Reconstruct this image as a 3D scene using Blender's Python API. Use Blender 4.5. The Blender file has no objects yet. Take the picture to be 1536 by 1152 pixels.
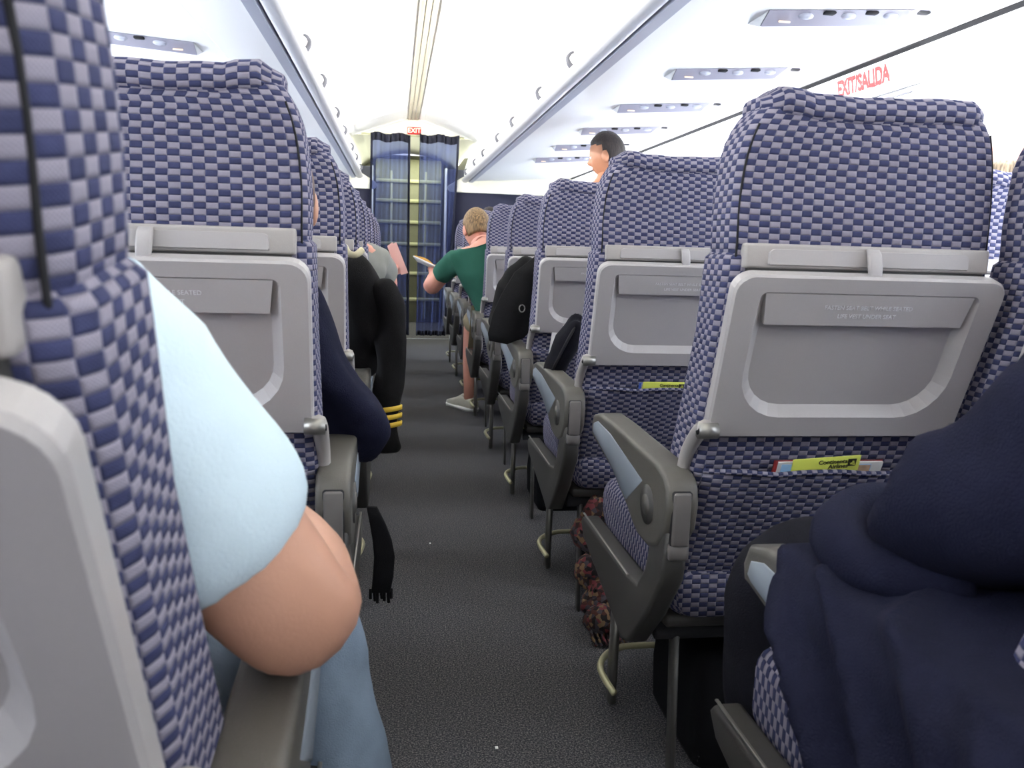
import bpy, bmesh, math, random
from mathutils import Vector, Matrix, noise
random.seed(4)
S = bpy.context.scene
COL = S.collection
PI = math.pi
def R(d): return d * PI / 180

# ------------------------------------------------------------ camera
CAMH = .975
cam_d = bpy.data.cameras.new('camera')
cam = bpy.data.objects.new('camera', cam_d); COL.objects.link(cam)
S.camera = cam
F = 1242.0
cam_d.sensor_width = 36.0
cam_d.lens = F / 1536 * 36.0
cam_d.clip_start = .02
dY = Vector((593 - 768, 576 - 371, -F)).normalized()
u_ = 8743.0; v_ = 371 + .03 * (u_ + 175)
dX = Vector((u_, 576 - v_, -F)); dX = (dX - dY * dX.dot(dY)).normalized()
dZ = dX.cross(dY)
M = Matrix((dX, dY, dZ)).to_4x4()
M.translation = Vector((0, 0, CAMH))
cam.matrix_world = M
cam_d.dof.use_dof = True
cam_d.dof.focus_distance = 2.0
cam_d.dof.aperture_fstop = 11.0

# ------------------------------------------------------------ world, light, exposure
S.view_settings.view_transform = 'Standard'
S.view_settings.look = 'None'
S.view_settings.gamma = 1.0
S.view_settings.use_curve_mapping = False
S.view_settings.exposure = 1.3
w = bpy.data.worlds.new('world'); S.world = w; w.use_nodes = True
w.node_tree.nodes['Background'].inputs[0].default_value = (.95, .97, 1, 1)
w.node_tree.nodes['Background'].inputs[1].default_value = .72
XC = .165
def area(name, loc, rot, sx, sy, power, col=(1, 1, 1)):
    l = bpy.data.lights.new(name, 'AREA'); l.shape = 'RECTANGLE'; l.size = sx; l.size_y = sy
    l.energy = power; l.color = col
    o = bpy.data.objects.new(name, l); COL.objects.link(o); o.location = loc; o.rotation_euler = rot
    return o
for s in (-1, 1):
    # cove tubes hidden above the bins shine at the ceiling
    area('cove_light', (XC + s * .66, 3.4, 2.03), (0, R(180 - s * 38), 0), .08, 9.6, 240, (1, .98, .93))
    # added fill strips whiten walls and bin undersides; not real cabin fittings
    area('window_wash_light', (XC + s * 1.28, 3.4, 1.655), (0, R(s * -52), 0), .05, 9.6, 48, (.94, .97, 1))
for s in (-1, 1):
    area('forward_cove_light', (XC + s * .66, 9.9, 2.03), (0, R(180 - s * 38), 0), .08, 2.6, 34, (1, 1, .72))
area('galley_light', (XC, 10.2, 2.1), (0, 0, 0), 1.0, 1.6, 9, (.95, 1, .72))

# ------------------------------------------------------------ materials
def lin(c):
    return tuple(((x / 255) / 12.92 if x <= 10 else (((x / 255) + .055) / 1.055) ** 2.4) for x in c) + (1,)
def mat(name, rgb, rough=.6, metal=0, noise=0, nscale=40, bump=0, bscale=300, emit=0, spec=.5):
    m = bpy.data.materials.new(name); m.use_nodes = True
    nt = m.node_tree; b = nt.nodes['Principled BSDF']
    c = lin(rgb)
    b.inputs['Base Color'].default_value = c
    b.inputs['Roughness'].default_value = rough
    b.inputs['Metallic'].default_value = metal
    b.inputs['Specular IOR Level'].default_value = spec
    tc = nt.nodes.new('ShaderNodeTexCoord')
    if noise:
        n = nt.nodes.new('ShaderNodeTexNoise'); n.inputs['Scale'].default_value = nscale; n.inputs['Detail'].default_value = 4
        nt.links.new(tc.outputs['Object'], n.inputs['Vector'])
        mx = nt.nodes.new('ShaderNodeMix'); mx.data_type = 'RGBA'
        mx.inputs[6].default_value = tuple(x * (1 - noise) for x in c[:3]) + (1,)
        mx.inputs[7].default_value = tuple(min(1, x * (1 + noise)) for x in c[:3]) + (1,)
        nt.links.new(n.outputs['Fac'], mx.inputs[0]); nt.links.new(mx.outputs[2], b.inputs['Base Color'])
    if bump:
        n2 = nt.nodes.new('ShaderNodeTexNoise'); n2.inputs['Scale'].default_value = bscale; n2.inputs['Detail'].default_value = 3
        nt.links.new(tc.outputs['Object'], n2.inputs['Vector'])
        bp = nt.nodes.new('ShaderNodeBump'); bp.inputs['Strength'].default_value = bump; bp.inputs['Distance'].default_value = .002
        nt.links.new(n2.outputs['Fac'], bp.inputs['Height']); nt.links.new(bp.outputs[0], b.inputs['Normal'])
    if emit:
        b.inputs['Emission Color'].default_value = c; b.inputs['Emission Strength'].default_value = emit
    return m

def fabric_mat(name, light=(156, 151, 166), dark=(64, 68, 102)):
    m = bpy.data.materials.new(name); m.use_nodes = True
    nt = m.node_tree; L = nt.links; b = nt.nodes['Principled BSDF']
    b.inputs['Roughness'].default_value = .9; b.inputs['Specular IOR Level'].default_value = .2
    def math_(op, a, c=None):
        n = nt.nodes.new('ShaderNodeMath'); n.operation = op
        for i, v in enumerate((a, c)):
            if v is None: continue
            if isinstance(v, (int, float)): n.inputs[i].default_value = v
            else: L.new(v, n.inputs[i])
        return n.outputs[0]
    uv = nt.nodes.new('ShaderNodeUVMap'); uv.uv_map = 'UVMap'
    sp = nt.nodes.new('ShaderNodeSeparateXYZ'); L.new(uv.outputs[0], sp.inputs[0])
    U = math_('DIVIDE', sp.outputs[0], .0152); V = math_('DIVIDE', sp.outputs[1], .0084)
    fu = math_('FRACT', math_('ADD', U, 500)); fv = math_('FRACT', math_('ADD', V, 500))
    par = math_('MODULO', math_('ADD', math_('FLOOR', math_('ADD', U, 500)), math_('FLOOR', math_('ADD', V, 500))), 2)
    def dome(f, p):
        a = math_('ABSOLUTE', math_('SUBTRACT', math_('MULTIPLY', f, 2), 1))
        return math_('SUBTRACT', 1, math_('POWER', a, p))
    hump = math_('MULTIPLY', dome(fu, 8), dome(fv, 4))
    # fine weave dots inside the light cells
    wu = math_('SINE', math_('MULTIPLY', U, 2 * PI * 7)); wv = math_('SINE', math_('MULTIPLY', V, 2 * PI * 4))
    weave = math_('MULTIPLY', wu, wv)
    no = nt.nodes.new('ShaderNodeTexNoise'); no.inputs['Scale'].default_value = 60; no.inputs['Detail'].default_value = 3
    L.new(uv.outputs[0], no.inputs['Vector'])
    lt = nt.nodes.new('ShaderNodeMix'); lt.data_type = 'RGBA'
    c = lin(light)
    lt.inputs[6].default_value = tuple(x * .62 for x in c[:3]) + (1,); lt.inputs[7].default_value = c
    L.new(math_('MULTIPLY_ADD', weave, .5), lt.inputs[0])
    lt.inputs[0].links[0].from_node.inputs[2].default_value = .6
    dk = nt.nodes.new('ShaderNodeMix'); dk.data_type = 'RGBA'
    c = lin(dark)
    dk.inputs[6].default_value = tuple(x * .55 for x in c[:3]) + (1,); dk.inputs[7].default_value = tuple(x * 1.25 for x in c[:3]) + (1,)
    L.new(no.outputs['Fac'], dk.inputs[0])
    mx = nt.nodes.new('ShaderNodeMix'); mx.data_type = 'RGBA'
    L.new(par, mx.inputs[0]); L.new(lt.outputs[2], mx.inputs[6]); L.new(dk.outputs[2], mx.inputs[7])
    L.new(mx.outputs[2], b.inputs['Base Color'])
    bp = nt.nodes.new('ShaderNodeBump'); bp.inputs['Strength'].default_value = .8; bp.inputs['Distance'].default_value = .0022
    L.new(math_('ADD', hump, math_('MULTIPLY', weave, .08)), bp.inputs['Height']); L.new(bp.outputs[0], b.inputs['Normal'])
    return m

def carpet_mat():
    m = mat('carpet', (72, 72, 76), rough=.95, spec=.1)
    nt = m.node_tree; L = nt.links; b = nt.nodes['Principled BSDF']
    tc = nt.nodes.new('ShaderNodeTexCoord')
    n = nt.nodes.new('ShaderNodeTexNoise'); n.inputs['Scale'].default_value = 260; n.inputs['Detail'].default_value = 4; n.inputs['Roughness'].default_value = .8
    L.new(tc.outputs['Object'], n.inputs['Vector'])
    cr = nt.nodes.new('ShaderNodeValToRGB'); L.new(n.outputs['Fac'], cr.inputs[0])
    cr.color_ramp.elements[0].position = .36; cr.color_ramp.elements[0].color = lin((34, 36, 46))
    cr.color_ramp.elements[1].position = .66; cr.color_ramp.elements[1].color = lin((146, 141, 138))
    e = cr.color_ramp.elements.new(.5); e.color = lin((70, 70, 73))
    L.new(cr.outputs[0], b.inputs['Base Color'])
    bp = nt.nodes.new('ShaderNodeBump'); bp.inputs['Strength'].default_value = .7; bp.inputs['Distance'].default_value = .004
    L.new(n.outputs['Fac'], bp.inputs['Height']); L.new(bp.outputs[0], b.inputs['Normal'])
    return m

FAB = fabric_mat('seat_fabric')
CARPET = carpet_mat()
PLA = mat('grey_plastic', (168, 163, 159), .42, noise=.04, nscale=200, bump=.25, bscale=900)
PLB = mat('tray_plastic', (174, 170, 169), .38, noise=.03, nscale=300, bump=.2, bscale=1200)
ARM = mat('armrest_plastic', (90, 87, 81), .42, noise=.08, nscale=60, bump=.3, bscale=700)
PLATE = mat('plate_plastic', (104, 100, 97), .38, noise=.06, nscale=80)
INLAY = mat('armrest_inlay', (140, 149, 158), .5)
SHR = mat('shroud_plastic', (66, 64, 61), .5, noise=.08, nscale=60, bump=.3, bscale=700)
METAL = mat('metal_leg', (150, 148, 142), .38, .75)
ROD = mat('worn_rod', (190, 186, 150), .4, .4)
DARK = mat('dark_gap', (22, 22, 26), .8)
BLACK = mat('black_cloth', (14, 14, 17), .9, noise=.2, nscale=80, bump=.4, bscale=500, spec=.2)
WHITE = mat('cabin_white', (238, 238, 236), .45)
CREAM = mat('cabin_cream', (236, 232, 214), .5)
RAILL = mat('rail_light', (214, 214, 216), .35)
RAILG = mat('rail_grey', (186, 189, 200), .4)
STRIP = mat('ceiling_strip', (196, 188, 168), .5)
LATCH = mat('latch_grey', (96, 96, 104), .5)
GRILLE = mat('service_grey', (150, 148, 160), .4)
NAVYW = mat('navy_divider', (26, 28, 52), .7, noise=.1)
NAVY = mat('navy_fleece', (27, 29, 48), .95, noise=.25, nscale=50, bump=.7, bscale=420, spec=.15)
CHAR = mat('charcoal_cloth', (26, 26, 33), .95, noise=.25, nscale=60, bump=.5, bscale=420, spec=.15)
UNIF = mat('uniform_black', (20, 19, 20), .9, noise=.25, nscale=60, bump=.5, bscale=500, spec=.2)
GOLD = mat('gold_braid', (222, 186, 60), .55, noise=.15, nscale=400)
LINING = mat('cream_lining', (190, 182, 150), .7)
TSHIRT = mat('pale_blue_cotton', (212, 232, 242), .85, noise=.05, nscale=30, bump=.25, bscale=300)
SKIN = mat('skin', (196, 148, 124), .5, noise=.08, nscale=30, bump=.15, bscale=300)
SKIN2 = mat('skin_ruddy', (222, 158, 138), .5, noise=.08, nscale=30)
SKIN3 = mat('skin_tan', (176, 122, 92), .5, noise=.08, nscale=30)
JEANS = mat('jeans', (116, 132, 150), .9, noise=.3, nscale=25, bump=.5, bscale=600)
GREEN = mat('green_cotton', (34, 92, 76), .9, noise=.12, nscale=25, bump=.3, bscale=300)
GREY = mat('grey_cotton', (138, 138, 132), .9, noise=.15, nscale=25, bump=.3, bscale=300)
SHORT = mat('khaki_cotton', (150, 138, 110), .9, noise=.1)
SHIRTW = mat('white_shirt', (232, 234, 238), .8)
SHIRTB = mat('sky_blue_shirt', (150, 196, 220), .8)
BROWNS = mat('brown_sleeve', (120, 92, 60), .9, noise=.2, nscale=60)
def hair_mat(name, rgb):
    m = mat(name, rgb, .55); nt = m.node_tree; L = nt.links; b = nt.nodes['Principled BSDF']; c = lin(rgb)
    tc = nt.nodes.new('ShaderNodeTexCoord'); mp = nt.nodes.new('ShaderNodeMapping'); mp.inputs['Scale'].default_value = (160, 160, 14)
    n = nt.nodes.new('ShaderNodeTexNoise'); n.inputs['Scale'].default_value = 1; n.inputs['Detail'].default_value = 4
    L.new(tc.outputs['Object'], mp.inputs[0]); L.new(mp.outputs[0], n.inputs['Vector'])
    cr = nt.nodes.new('ShaderNodeValToRGB'); L.new(n.outputs['Fac'], cr.inputs[0])
    cr.color_ramp.elements[0].position = .38; cr.color_ramp.elements[0].color = tuple(x * .35 for x in c[:3]) + (1,)
    cr.color_ramp.elements[1].position = .65; cr.color_ramp.elements[1].color = tuple(min(1, x * 1.25) for x in c[:3]) + (1,)
    L.new(cr.outputs[0], b.inputs['Base Color'])
    bp = nt.nodes.new('ShaderNodeBump'); bp.inputs['Strength'].default_value = .8; bp.inputs['Distance'].default_value = .004
    L.new(n.outputs['Fac'], bp.inputs['Height']); L.new(bp.outputs[0], b.inputs['Normal'])
    return m
HAIRB = hair_mat('hair_blond', (140, 110, 72))
HAIRD = hair_mat('hair_dark', (40, 28, 25))
HAIRR = hair_mat('hair_auburn', (96, 60, 42))
HAIRG = hair_mat('hair_grey', (150, 130, 104))
SHOE = mat('shoe_white', (206, 204, 190), .55, noise=.1, nscale=40)
PAPER = mat('paper_white', (236, 236, 232), .7)
PINK = mat('paper_pink', (226, 178, 168), .7)
ORANGE = mat('page_orange', (226, 168, 70), .6, noise=.35, nscale=60)
YEL = mat('card_yellow', (214, 222, 96), .5)
INK = mat('card_ink', (46, 46, 24), .6)
BLUEM = mat('magazine_blue', (60, 92, 180), .4)
LBLUE = mat('magazine_sky', (150, 190, 226), .4, noise=.2, nscale=60)
REDM = mat('magazine_red', (140, 40, 40), .4)
PHOTO = mat('magazine_photo', (200, 168, 140), .4, noise=.4, nscale=90)
REDS = mat('sign_red', (170, 16, 12), .6, emit=.08)
REDINK = mat('red_ink', (186, 6, 8), .7)
SIGNW = mat('sign_letter', (240, 215, 190), .5, emit=.25)
WINDOW = mat('window_daylight', (225, 238, 255), .3, emit=9)
OLIVE = mat('galley_olive', (112, 112, 92), .5, noise=.1)
GTRIM = mat('galley_trim', (176, 176, 140), .4)
def curtain_mat():
    m = bpy.data.materials.new('sheer_curtain'); m.use_nodes = True
    nt = m.node_tree; b = nt.nodes['Principled BSDF']; out = nt.nodes['Material Output']
    b.inputs['Base Color'].default_value = lin((58, 72, 124)); b.inputs['Roughness'].default_value = .9
    t = nt.nodes.new('ShaderNodeBsdfTransparent'); t.inputs[0].default_value = (.62, .68, .92, 1)
    mx = nt.nodes.new('ShaderNodeMixShader'); mx.inputs[0].default_value = .55
    nt.links.new(t.outputs[0], mx.inputs[1]); nt.links.new(b.outputs[0], mx.inputs[2]); nt.links.new(mx.outputs[0], out.inputs[0])
    return m
SHEER = curtain_mat()
HEM = mat('curtain_hem', (24, 26, 42), .9)
def knit_mat():
    m = mat('scarf_knit', (110, 60, 50), .95, bump=1, bscale=90)
    nt = m.node_tree; b = nt.nodes['Principled BSDF']
    tc = nt.nodes.new('ShaderNodeTexCoord'); v = nt.nodes.new('ShaderNodeTexVoronoi'); v.inputs['Scale'].default_value = 95
    nt.links.new(tc.outputs['Object'], v.inputs['Vector'])
    sp = nt.nodes.new('ShaderNodeSeparateColor'); nt.links.new(v.outputs['Color'], sp.inputs[0])
    cr = nt.nodes.new('ShaderNodeValToRGB'); cr.color_ramp.interpolation = 'CONSTANT'
    cs = [(26, 18, 20), (104, 44, 48), (40, 24, 24), (112, 88, 62), (70, 34, 26), (60, 54, 60)]
    cr.color_ramp.elements[0].color = lin(cs[0]); cr.color_ramp.elements[1].position = .85; cr.color_ramp.elements[1].color = lin(cs[5])
    for i in range(1, 5):
        e = cr.color_ramp.elements.new(i * .17); e.color = lin(cs[i])
    nt.links.new(sp.outputs[0], cr.inputs[0]); nt.links.new(cr.outputs[0], b.inputs['Base Color'])
    return m
KNIT = knit_mat()

# ------------------------------------------------------------ object helpers
def tag(o, label=None, cat=None, group=None, kind=None):
    if label: o['label'] = label
    if cat: o['category'] = cat
    if group: o['group'] = group
    if kind: o['kind'] = kind
    return o
def empty(name, label, cat, loc=(0, 0, 0), group=None, rz=0):
    o = bpy.data.objects.new(name, None); COL.objects.link(o); o.location = loc; o.rotation_euler.z = rz
    o.empty_display_size = .05
    return tag(o, label, cat, group)
def link(name, me, m, parent=None, loc=(0, 0, 0)):
    if m and not me.materials: me.materials.append(m)
    o = bpy.data.objects.new(name, me); COL.objects.link(o)
    o.parent = parent; o.location = loc
    return o
KIDS = {}
def copy_tree(o, parent=None):
    c = o.copy(); COL.objects.link(c); c.parent = parent
    for ch in CHILD.get(o.name, []):
        d = copy_tree(ch, c)
        CHILD.setdefault(c.name, []).append(d)
    return c
CHILD = {}
def adopt(root):
    """record children lists once after a prototype is finished"""
    for o in COL.objects:
        if o.parent: 
            l = CHILD.setdefault(o.parent.name, [])
            if o not in l: l.append(o)

class B:
    """collects shapes in one mesh with metre-scaled UVs"""
    def __init__(s, flip=1, off=(0, 0, 0)):
        s.v = []; s.f = []; s.uv = []; s.sm = []; s.flip = flip; s.off = off
    def _add(s, vs, fs, uvs, smooth):
        k = len(s.v); s.v += [tuple(p) for p in vs]
        for f, u in zip(fs, uvs):
            s.f.append([i + k for i in f]); s.uv.append(u); s.sm.append(smooth)
        return s
    def bm(s, bm, smooth=False, M_=None):
        if M_: bmesh.ops.transform(bm, matrix=M_, verts=bm.verts)
        bm.verts.index_update()
        vs = [v.co.copy() for v in bm.verts]; fs = []; us = []
        for f in bm.faces:
            n = f.normal; a = max(range(3), key=lambda i: abs(n[i]))
            ax = [(1, 2), (0, 2), (0, 1)][a]
            fs.append([v.index for v in f.verts]); us.append([(v.co[ax[0]], v.co[ax[1]]) for v in f.verts])
        bm.free()
        return s._add(vs, fs, us, smooth)
    def box(s, x0, x1, y0, y1, z0, z1, bev=0, seg=2, M_=None):
        b = bmesh.new(); bmesh.ops.create_cube(b, size=1)
        bmesh.ops.transform(b, verts=b.verts, matrix=Matrix.Translation(((x0 + x1) / 2, (y0 + y1) / 2, (z0 + z1) / 2)) @ Matrix.Diagonal((x1 - x0, y1 - y0, z1 - z0, 1)))
        if bev: bmesh.ops.bevel(b, geom=b.edges[:], offset=bev, segments=seg, affect='EDGES', profile=.6)
        b.normal_update()
        return s.bm(b, bool(bev), M_)
    def prism(s, prof, a0, a1, axis='x', bev=0, seg=2):
        """prof: 2D points; extruded along axis from a0 to a1"""
        b = bmesh.new()
        def P(p, a):
            return {'x': (a, p[0], p[1]), 'y': (p[0], a, p[1]), 'z': (p[0], p[1], a)}[axis]
        A = [b.verts.new(P(p, a0)) for p in prof]; C = [b.verts.new(P(p, a1)) for p in prof]
        n = len(prof)
        b.faces.new(A); b.faces.new(C[::-1])
        for i in range(n): b.faces.new((A[i], C[i], C[(i + 1) % n], A[(i + 1) % n]))
        bmesh.ops.recalc_face_normals(b, faces=b.faces[:])
        if bev:
            es = [e for e in b.edges if (e.verts[0] in A) == (e.verts[1] in A)]
            bmesh.ops.bevel(b, geom=es, offset=bev, segments=seg, affect='EDGES', profile=.6)
        b.normal_update()
        return s.bm(b, bool(bev))
    def loft(s, rings, closed=True, cap=True, smooth=True, u0=0, v0=0, swap=False):
        n = len(rings[0]); vs = [Vector(p) for r in rings for p in r]; fs = []; us = []
        mid = len(rings) // 2
        m = n if closed else n - 1
        ul = [u0]
        for j in range(m):
            ul.append(ul[-1] + (Vector(rings[mid][(j + 1) % n]) - Vector(rings[mid][j])).length)
        vl = [v0]
        jj = n // 4
        for i in range(len(rings) - 1):
            vl.append(vl[-1] + sum((Vector(rings[i + 1][j]) - Vector(rings[i][j])).length for j in (0, jj, 2 * jj, min(n - 1, 3 * jj))) / 4)
        for i in range(len(rings) - 1):
            for j in range(m):
                a = i * n + j; b_ = i * n + (j + 1) % n
                fs.append([a, b_, b_ + n, a + n]); us.append([(ul[j], vl[i]), (ul[j + 1], vl[i]), (ul[j + 1], vl[i + 1]), (ul[j], vl[i + 1])])
        if swap: us = [[(b_, a) for a, b_ in u] for u in us]
        if cap and closed:
            k = (len(rings) - 1) * n
            def cu(ids):
                P_ = [vs[i] for i in ids]; ext = [max(p[a] for p in P_) - min(p[a] for p in P_) for a in range(3)]
                a = min(range(3), key=lambda q: ext[q]); ax = [(1, 2), (0, 2), (0, 1)][a]
                return [(p[ax[0]], p[ax[1]]) for p in P_]
            f0 = list(range(n))[::-1]; f1 = [k + i for i in range(n)]
            fs.append(f0); us.append(cu(f0)); fs.append(f1); us.append(cu(f1))
        return s._add(vs, fs, us, smooth)
    def tube(s, pts, r, n=10, sub=4):
        pts = [Vector(p) for p in pts]
        if sub > 1 and len(pts) > 2:
            q = []
            for i in range(len(pts) - 1):
                p0 = pts[max(i - 1, 0)]; p1 = pts[i]; p2 = pts[i + 1]; p3 = pts[min(i + 2, len(pts) - 1)]
                for k in range(sub):
                    t = k / sub
                    q.append(.5 * ((2 * p1) + (-p0 + p2) * t + (2 * p0 - 5 * p1 + 4 * p2 - p3) * t * t + (-p0 + 3 * p1 - 3 * p2 + p3) * t ** 3))
            q.append(pts[-1]); pts = q
        rings = []; up = Vector((0, 0, 1))
        for i, p in enumerate(pts):
            d = (pts[min(i + 1, len(pts) - 1)] - pts[max(i - 1, 0)]).normalized()
            if i == 0:
                a = d.cross(up) if abs(d.z) < .9 else d.cross(Vector((1, 0, 0)))
            a = (a - d * a.dot(d)).normalized(); b_ = d.cross(a)
            rr = r(i / (len(pts) - 1)) if callable(r) else r
            rings.append([p + (a * math.cos(t) + b_ * math.sin(t)) * rr for t in [2 * PI * k / n for k in range(n)]])
        return s.loft(rings)
    def ell(s, c, r, nu=20, nv=12, fn=None):
        rings = []
        for i in range(nv + 1):
            th = -PI / 2 + PI * (i / nv) ; th = max(-PI / 2 + .06, min(PI / 2 - .06, th))
            ring = []
            for j in range(nu):
                ph = 2 * PI * j / nu
                d = Vector((math.cos(th) * math.cos(ph), math.cos(th) * math.sin(ph), math.sin(th)))
                p = Vector((d.x * r[0], d.y * r[1], d.z * r[2]))
                if fn: p = fn(d, p)
                ring.append(p + Vector(c))
            rings.append(ring)
        return s.loft(rings)
    def mesh(s, name):
        me = bpy.data.meshes.new(name)
        vs = [((p[0] - s.off[0]) * s.flip, p[1] - s.off[1], p[2] - s.off[2]) for p in s.v]
        me.from_pydata(vs, [], s.f)
        if s.flip < 0: me.flip_normals()
        uvl = me.uv_layers.new(name='UVMap')
        k = 0
        # from_pydata keeps the order of the face corners; flip_normals reverses them after the first
        for f, u in zip(me.polygons, s.uv):
            ids = s.f[f.index]
            mp = dict(zip(ids, u))
            if len(set(ids)) == len(ids):
                for li in f.loop_indices:
                    uvl.data[li].uv = mp[me.loops[li].vertex_index]
        me.polygons.foreach_set('use_smooth', s.sm)
        me.update()
        return me
    def obj(s, name, m, parent=None, loc=None):
        me = s.mesh(name)
        o = link(name, me, m, parent, loc if loc is not None else (s.off[0] * s.flip, s.off[1], s.off[2]))
        return o

def rr(w_, h, rad, k=5):
    """rounded rectangle outline, centre 0; rad: one number or four (tr, tl, bl, br)"""
    if isinstance(rad, (int, float)): rad = [rad] * 4
    pts = []
    for q, (sx, sy) in enumerate(((1, 1), (-1, 1), (-1, -1), (1, -1))):
        r_ = rad[q]; cx = sx * (w_ - r_); cy = sy * (h - r_)
        for i in range(k + 1):
            a = q * PI / 2 + (PI / 2) * i / k
            pts.append((cx + r_ * math.cos(a), cy + r_ * math.sin(a)))
    return pts

def text(body, size, m, parent, Mx, name='lettering', extrude=.0003, sx=1, bold=0):
    cu = bpy.data.curves.new('txt', 'FONT'); cu.body = body; cu.size = size; cu.extrude = extrude; cu.align_x = 'CENTER'; cu.align_y = 'CENTER'
    cu.offset = bold
    t = bpy.data.objects.new('txt', cu); COL.objects.link(t)
    dg = bpy.context.evaluated_depsgraph_get()
    me = bpy.data.meshes.new_from_object(t.evaluated_get(dg))
    bpy.data.objects.remove(t)
    me.name = name
    me.transform(Mx @ Matrix.Diagonal((sx, 1, 1, 1)))
    me.materials.clear(); me.materials.append(m)
    return link(name, me, m, parent)
def frame(origin, xa, ya):
    xa = Vector(xa).normalized(); ya = Vector(ya); ya = (ya - xa * ya.dot(xa)).normalized(); za = xa.cross(ya)
    m_ = Matrix((xa, ya, za)).transposed().to_4x4(); m_.translation = Vector(origin)
    return m_

# ============================================================ SETTING
YN, YF = -1.2, 11.6          # cabin runs on behind the camera and beyond the curtain
YC = 8.5                     # curtain
def struct(b, name, m, parent=None):
    o = b.obj(name, m, parent)
    if parent is None: o['kind'] = 'structure'
    return o
b = B(); b.box(XC - 1.75, XC + 1.75, YN, YF, -.05, 0); struct(b, 'floor', CARPET)
def shell(prof, name, m, y0=YN, y1=YF, thick=.015, nsub=1):
    """sheet following prof [(rel x, z)] extruded along y, given thickness to the outside"""
    b = B()
    n = len(prof); out = []
    for i in range(n):
        a = Vector(prof[max(i - 1, 0)]); c = Vector(prof[min(i + 1, n - 1)]); d = (c - a).normalized()
        nn = Vector((d.y, -d.x)); out.append(Vector(prof[i]) + nn * thick)
    poly = [tuple(p) for p in prof] + [tuple(p) for p in out[::-1]]
    b.prism([(XC + p[0], p[1]) for p in poly], y0, y1, 'y')
    return struct(b, name, m)
for s, side in ((-1, 'left'), (1, 'right')):
    wall = [(s * 1.70, 0), (s * 1.715, .35), (s * 1.715, .7), (s * 1.70, 1.0), (s * 1.66, 1.35), (s * 1.60, 1.702)]
    if s > 0: wall = wall
    o = shell(wall, 'wall_' + side, WHITE, thick=.02 * s)
    # trim between the wall and the underside of the bins, with the dark shadow gap
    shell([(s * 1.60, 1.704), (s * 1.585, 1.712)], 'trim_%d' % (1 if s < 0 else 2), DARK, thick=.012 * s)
    shell([(s * 1.585, 1.716), (s * .795, 1.662)], 'trim_%d' % (3 if s < 0 else 4), WHITE, y1=YC, thick=.01 * s)
    shell([(s * .790, 1.658), (s * .585, 1.640)], 'trim_%d' % (5 if s < 0 else 6), WHITE, y1=YC - .15, thick=.01 * s)
    # rounded hand rail along the bin edge and the grey underside strip
    pts = [(s * (.515 + .034 * math.cos(a)), 1.653 + .026 * math.sin(a)) for a in [2 * PI * k / 16 for k in range(16)]]
    b = B(); b.loft([[(XC + p[0], y, p[1]) for p in pts] for y in (YN, YC - .1)], smooth=True); struct(b, 'trim_%d' % (7 if s < 0 else 8), RAILL)
    b = B(); b.prism([(XC + s * .545, 1.652), (XC + s * .588, 1.640), (XC + s * .588, 1.628), (XC + s * .552, 1.630)], YN, YC - .12, 'y'); struct(b, 'trim_%d' % (9 if s < 0 else 10), RAILG)
    b = B(); b.box(XC + s * 1.66 - .03, XC + s * 1.66 + .03, YN, YF, 0, .14, .01); struct(b, 'baseboard_' + side, RAILG)

# windows in both side walls
for s, side in ((-1, 'left'), (1, 'right')):
    for k in range(16):
        y = .05 + k * .52
        if y > YC - .3: break
        o = B()
        ox, oz = XC + s * 1.672, 1.08
        wroot = bpy.data.objects.new('window_%d' % (k + 1 + (0 if s < 0 else 20)), None); COL.objects.link(wroot); wroot.location = (ox, y, oz)
        wroot['kind'] = 'structure'
        tilt = math.atan2(.04, .35) * s
        def pt(u, v, d):   # u along y, v up the wall, d into the cabin
            x = -s * d - s * (-math.tan(abs(tilt)) * 0) - s * v * .1
            return (x, u, v)
        outer = rr(.15, .20, .07); mid = rr(.142, .192, .065); inn = rr(.115, .165, .06)
        fb = B()
        seq = [[pt(p[0], p[1], -.012) for p in outer], [pt(p[0], p[1], .012) for p in outer], [pt(p[0], p[1], .014) for p in mid], [pt(p[0], p[1], -.004) for p in inn]]
        if s > 0: seq = [r_[::-1] for r_ in seq]
        fb.loft(seq, cap=False); fb.obj('window_frame', WHITE, wroot, (0, 0, 0))
        pb = B(); ring0 = [pt(p[0], p[1], -.006) for p in inn]; ring1 = [pt(p[0], p[1], -.001) for p in inn]
        pb.loft([ring0, ring1], smooth=False); pb.obj('pane', WINDOW, wroot, (0, 0, 0))

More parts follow.
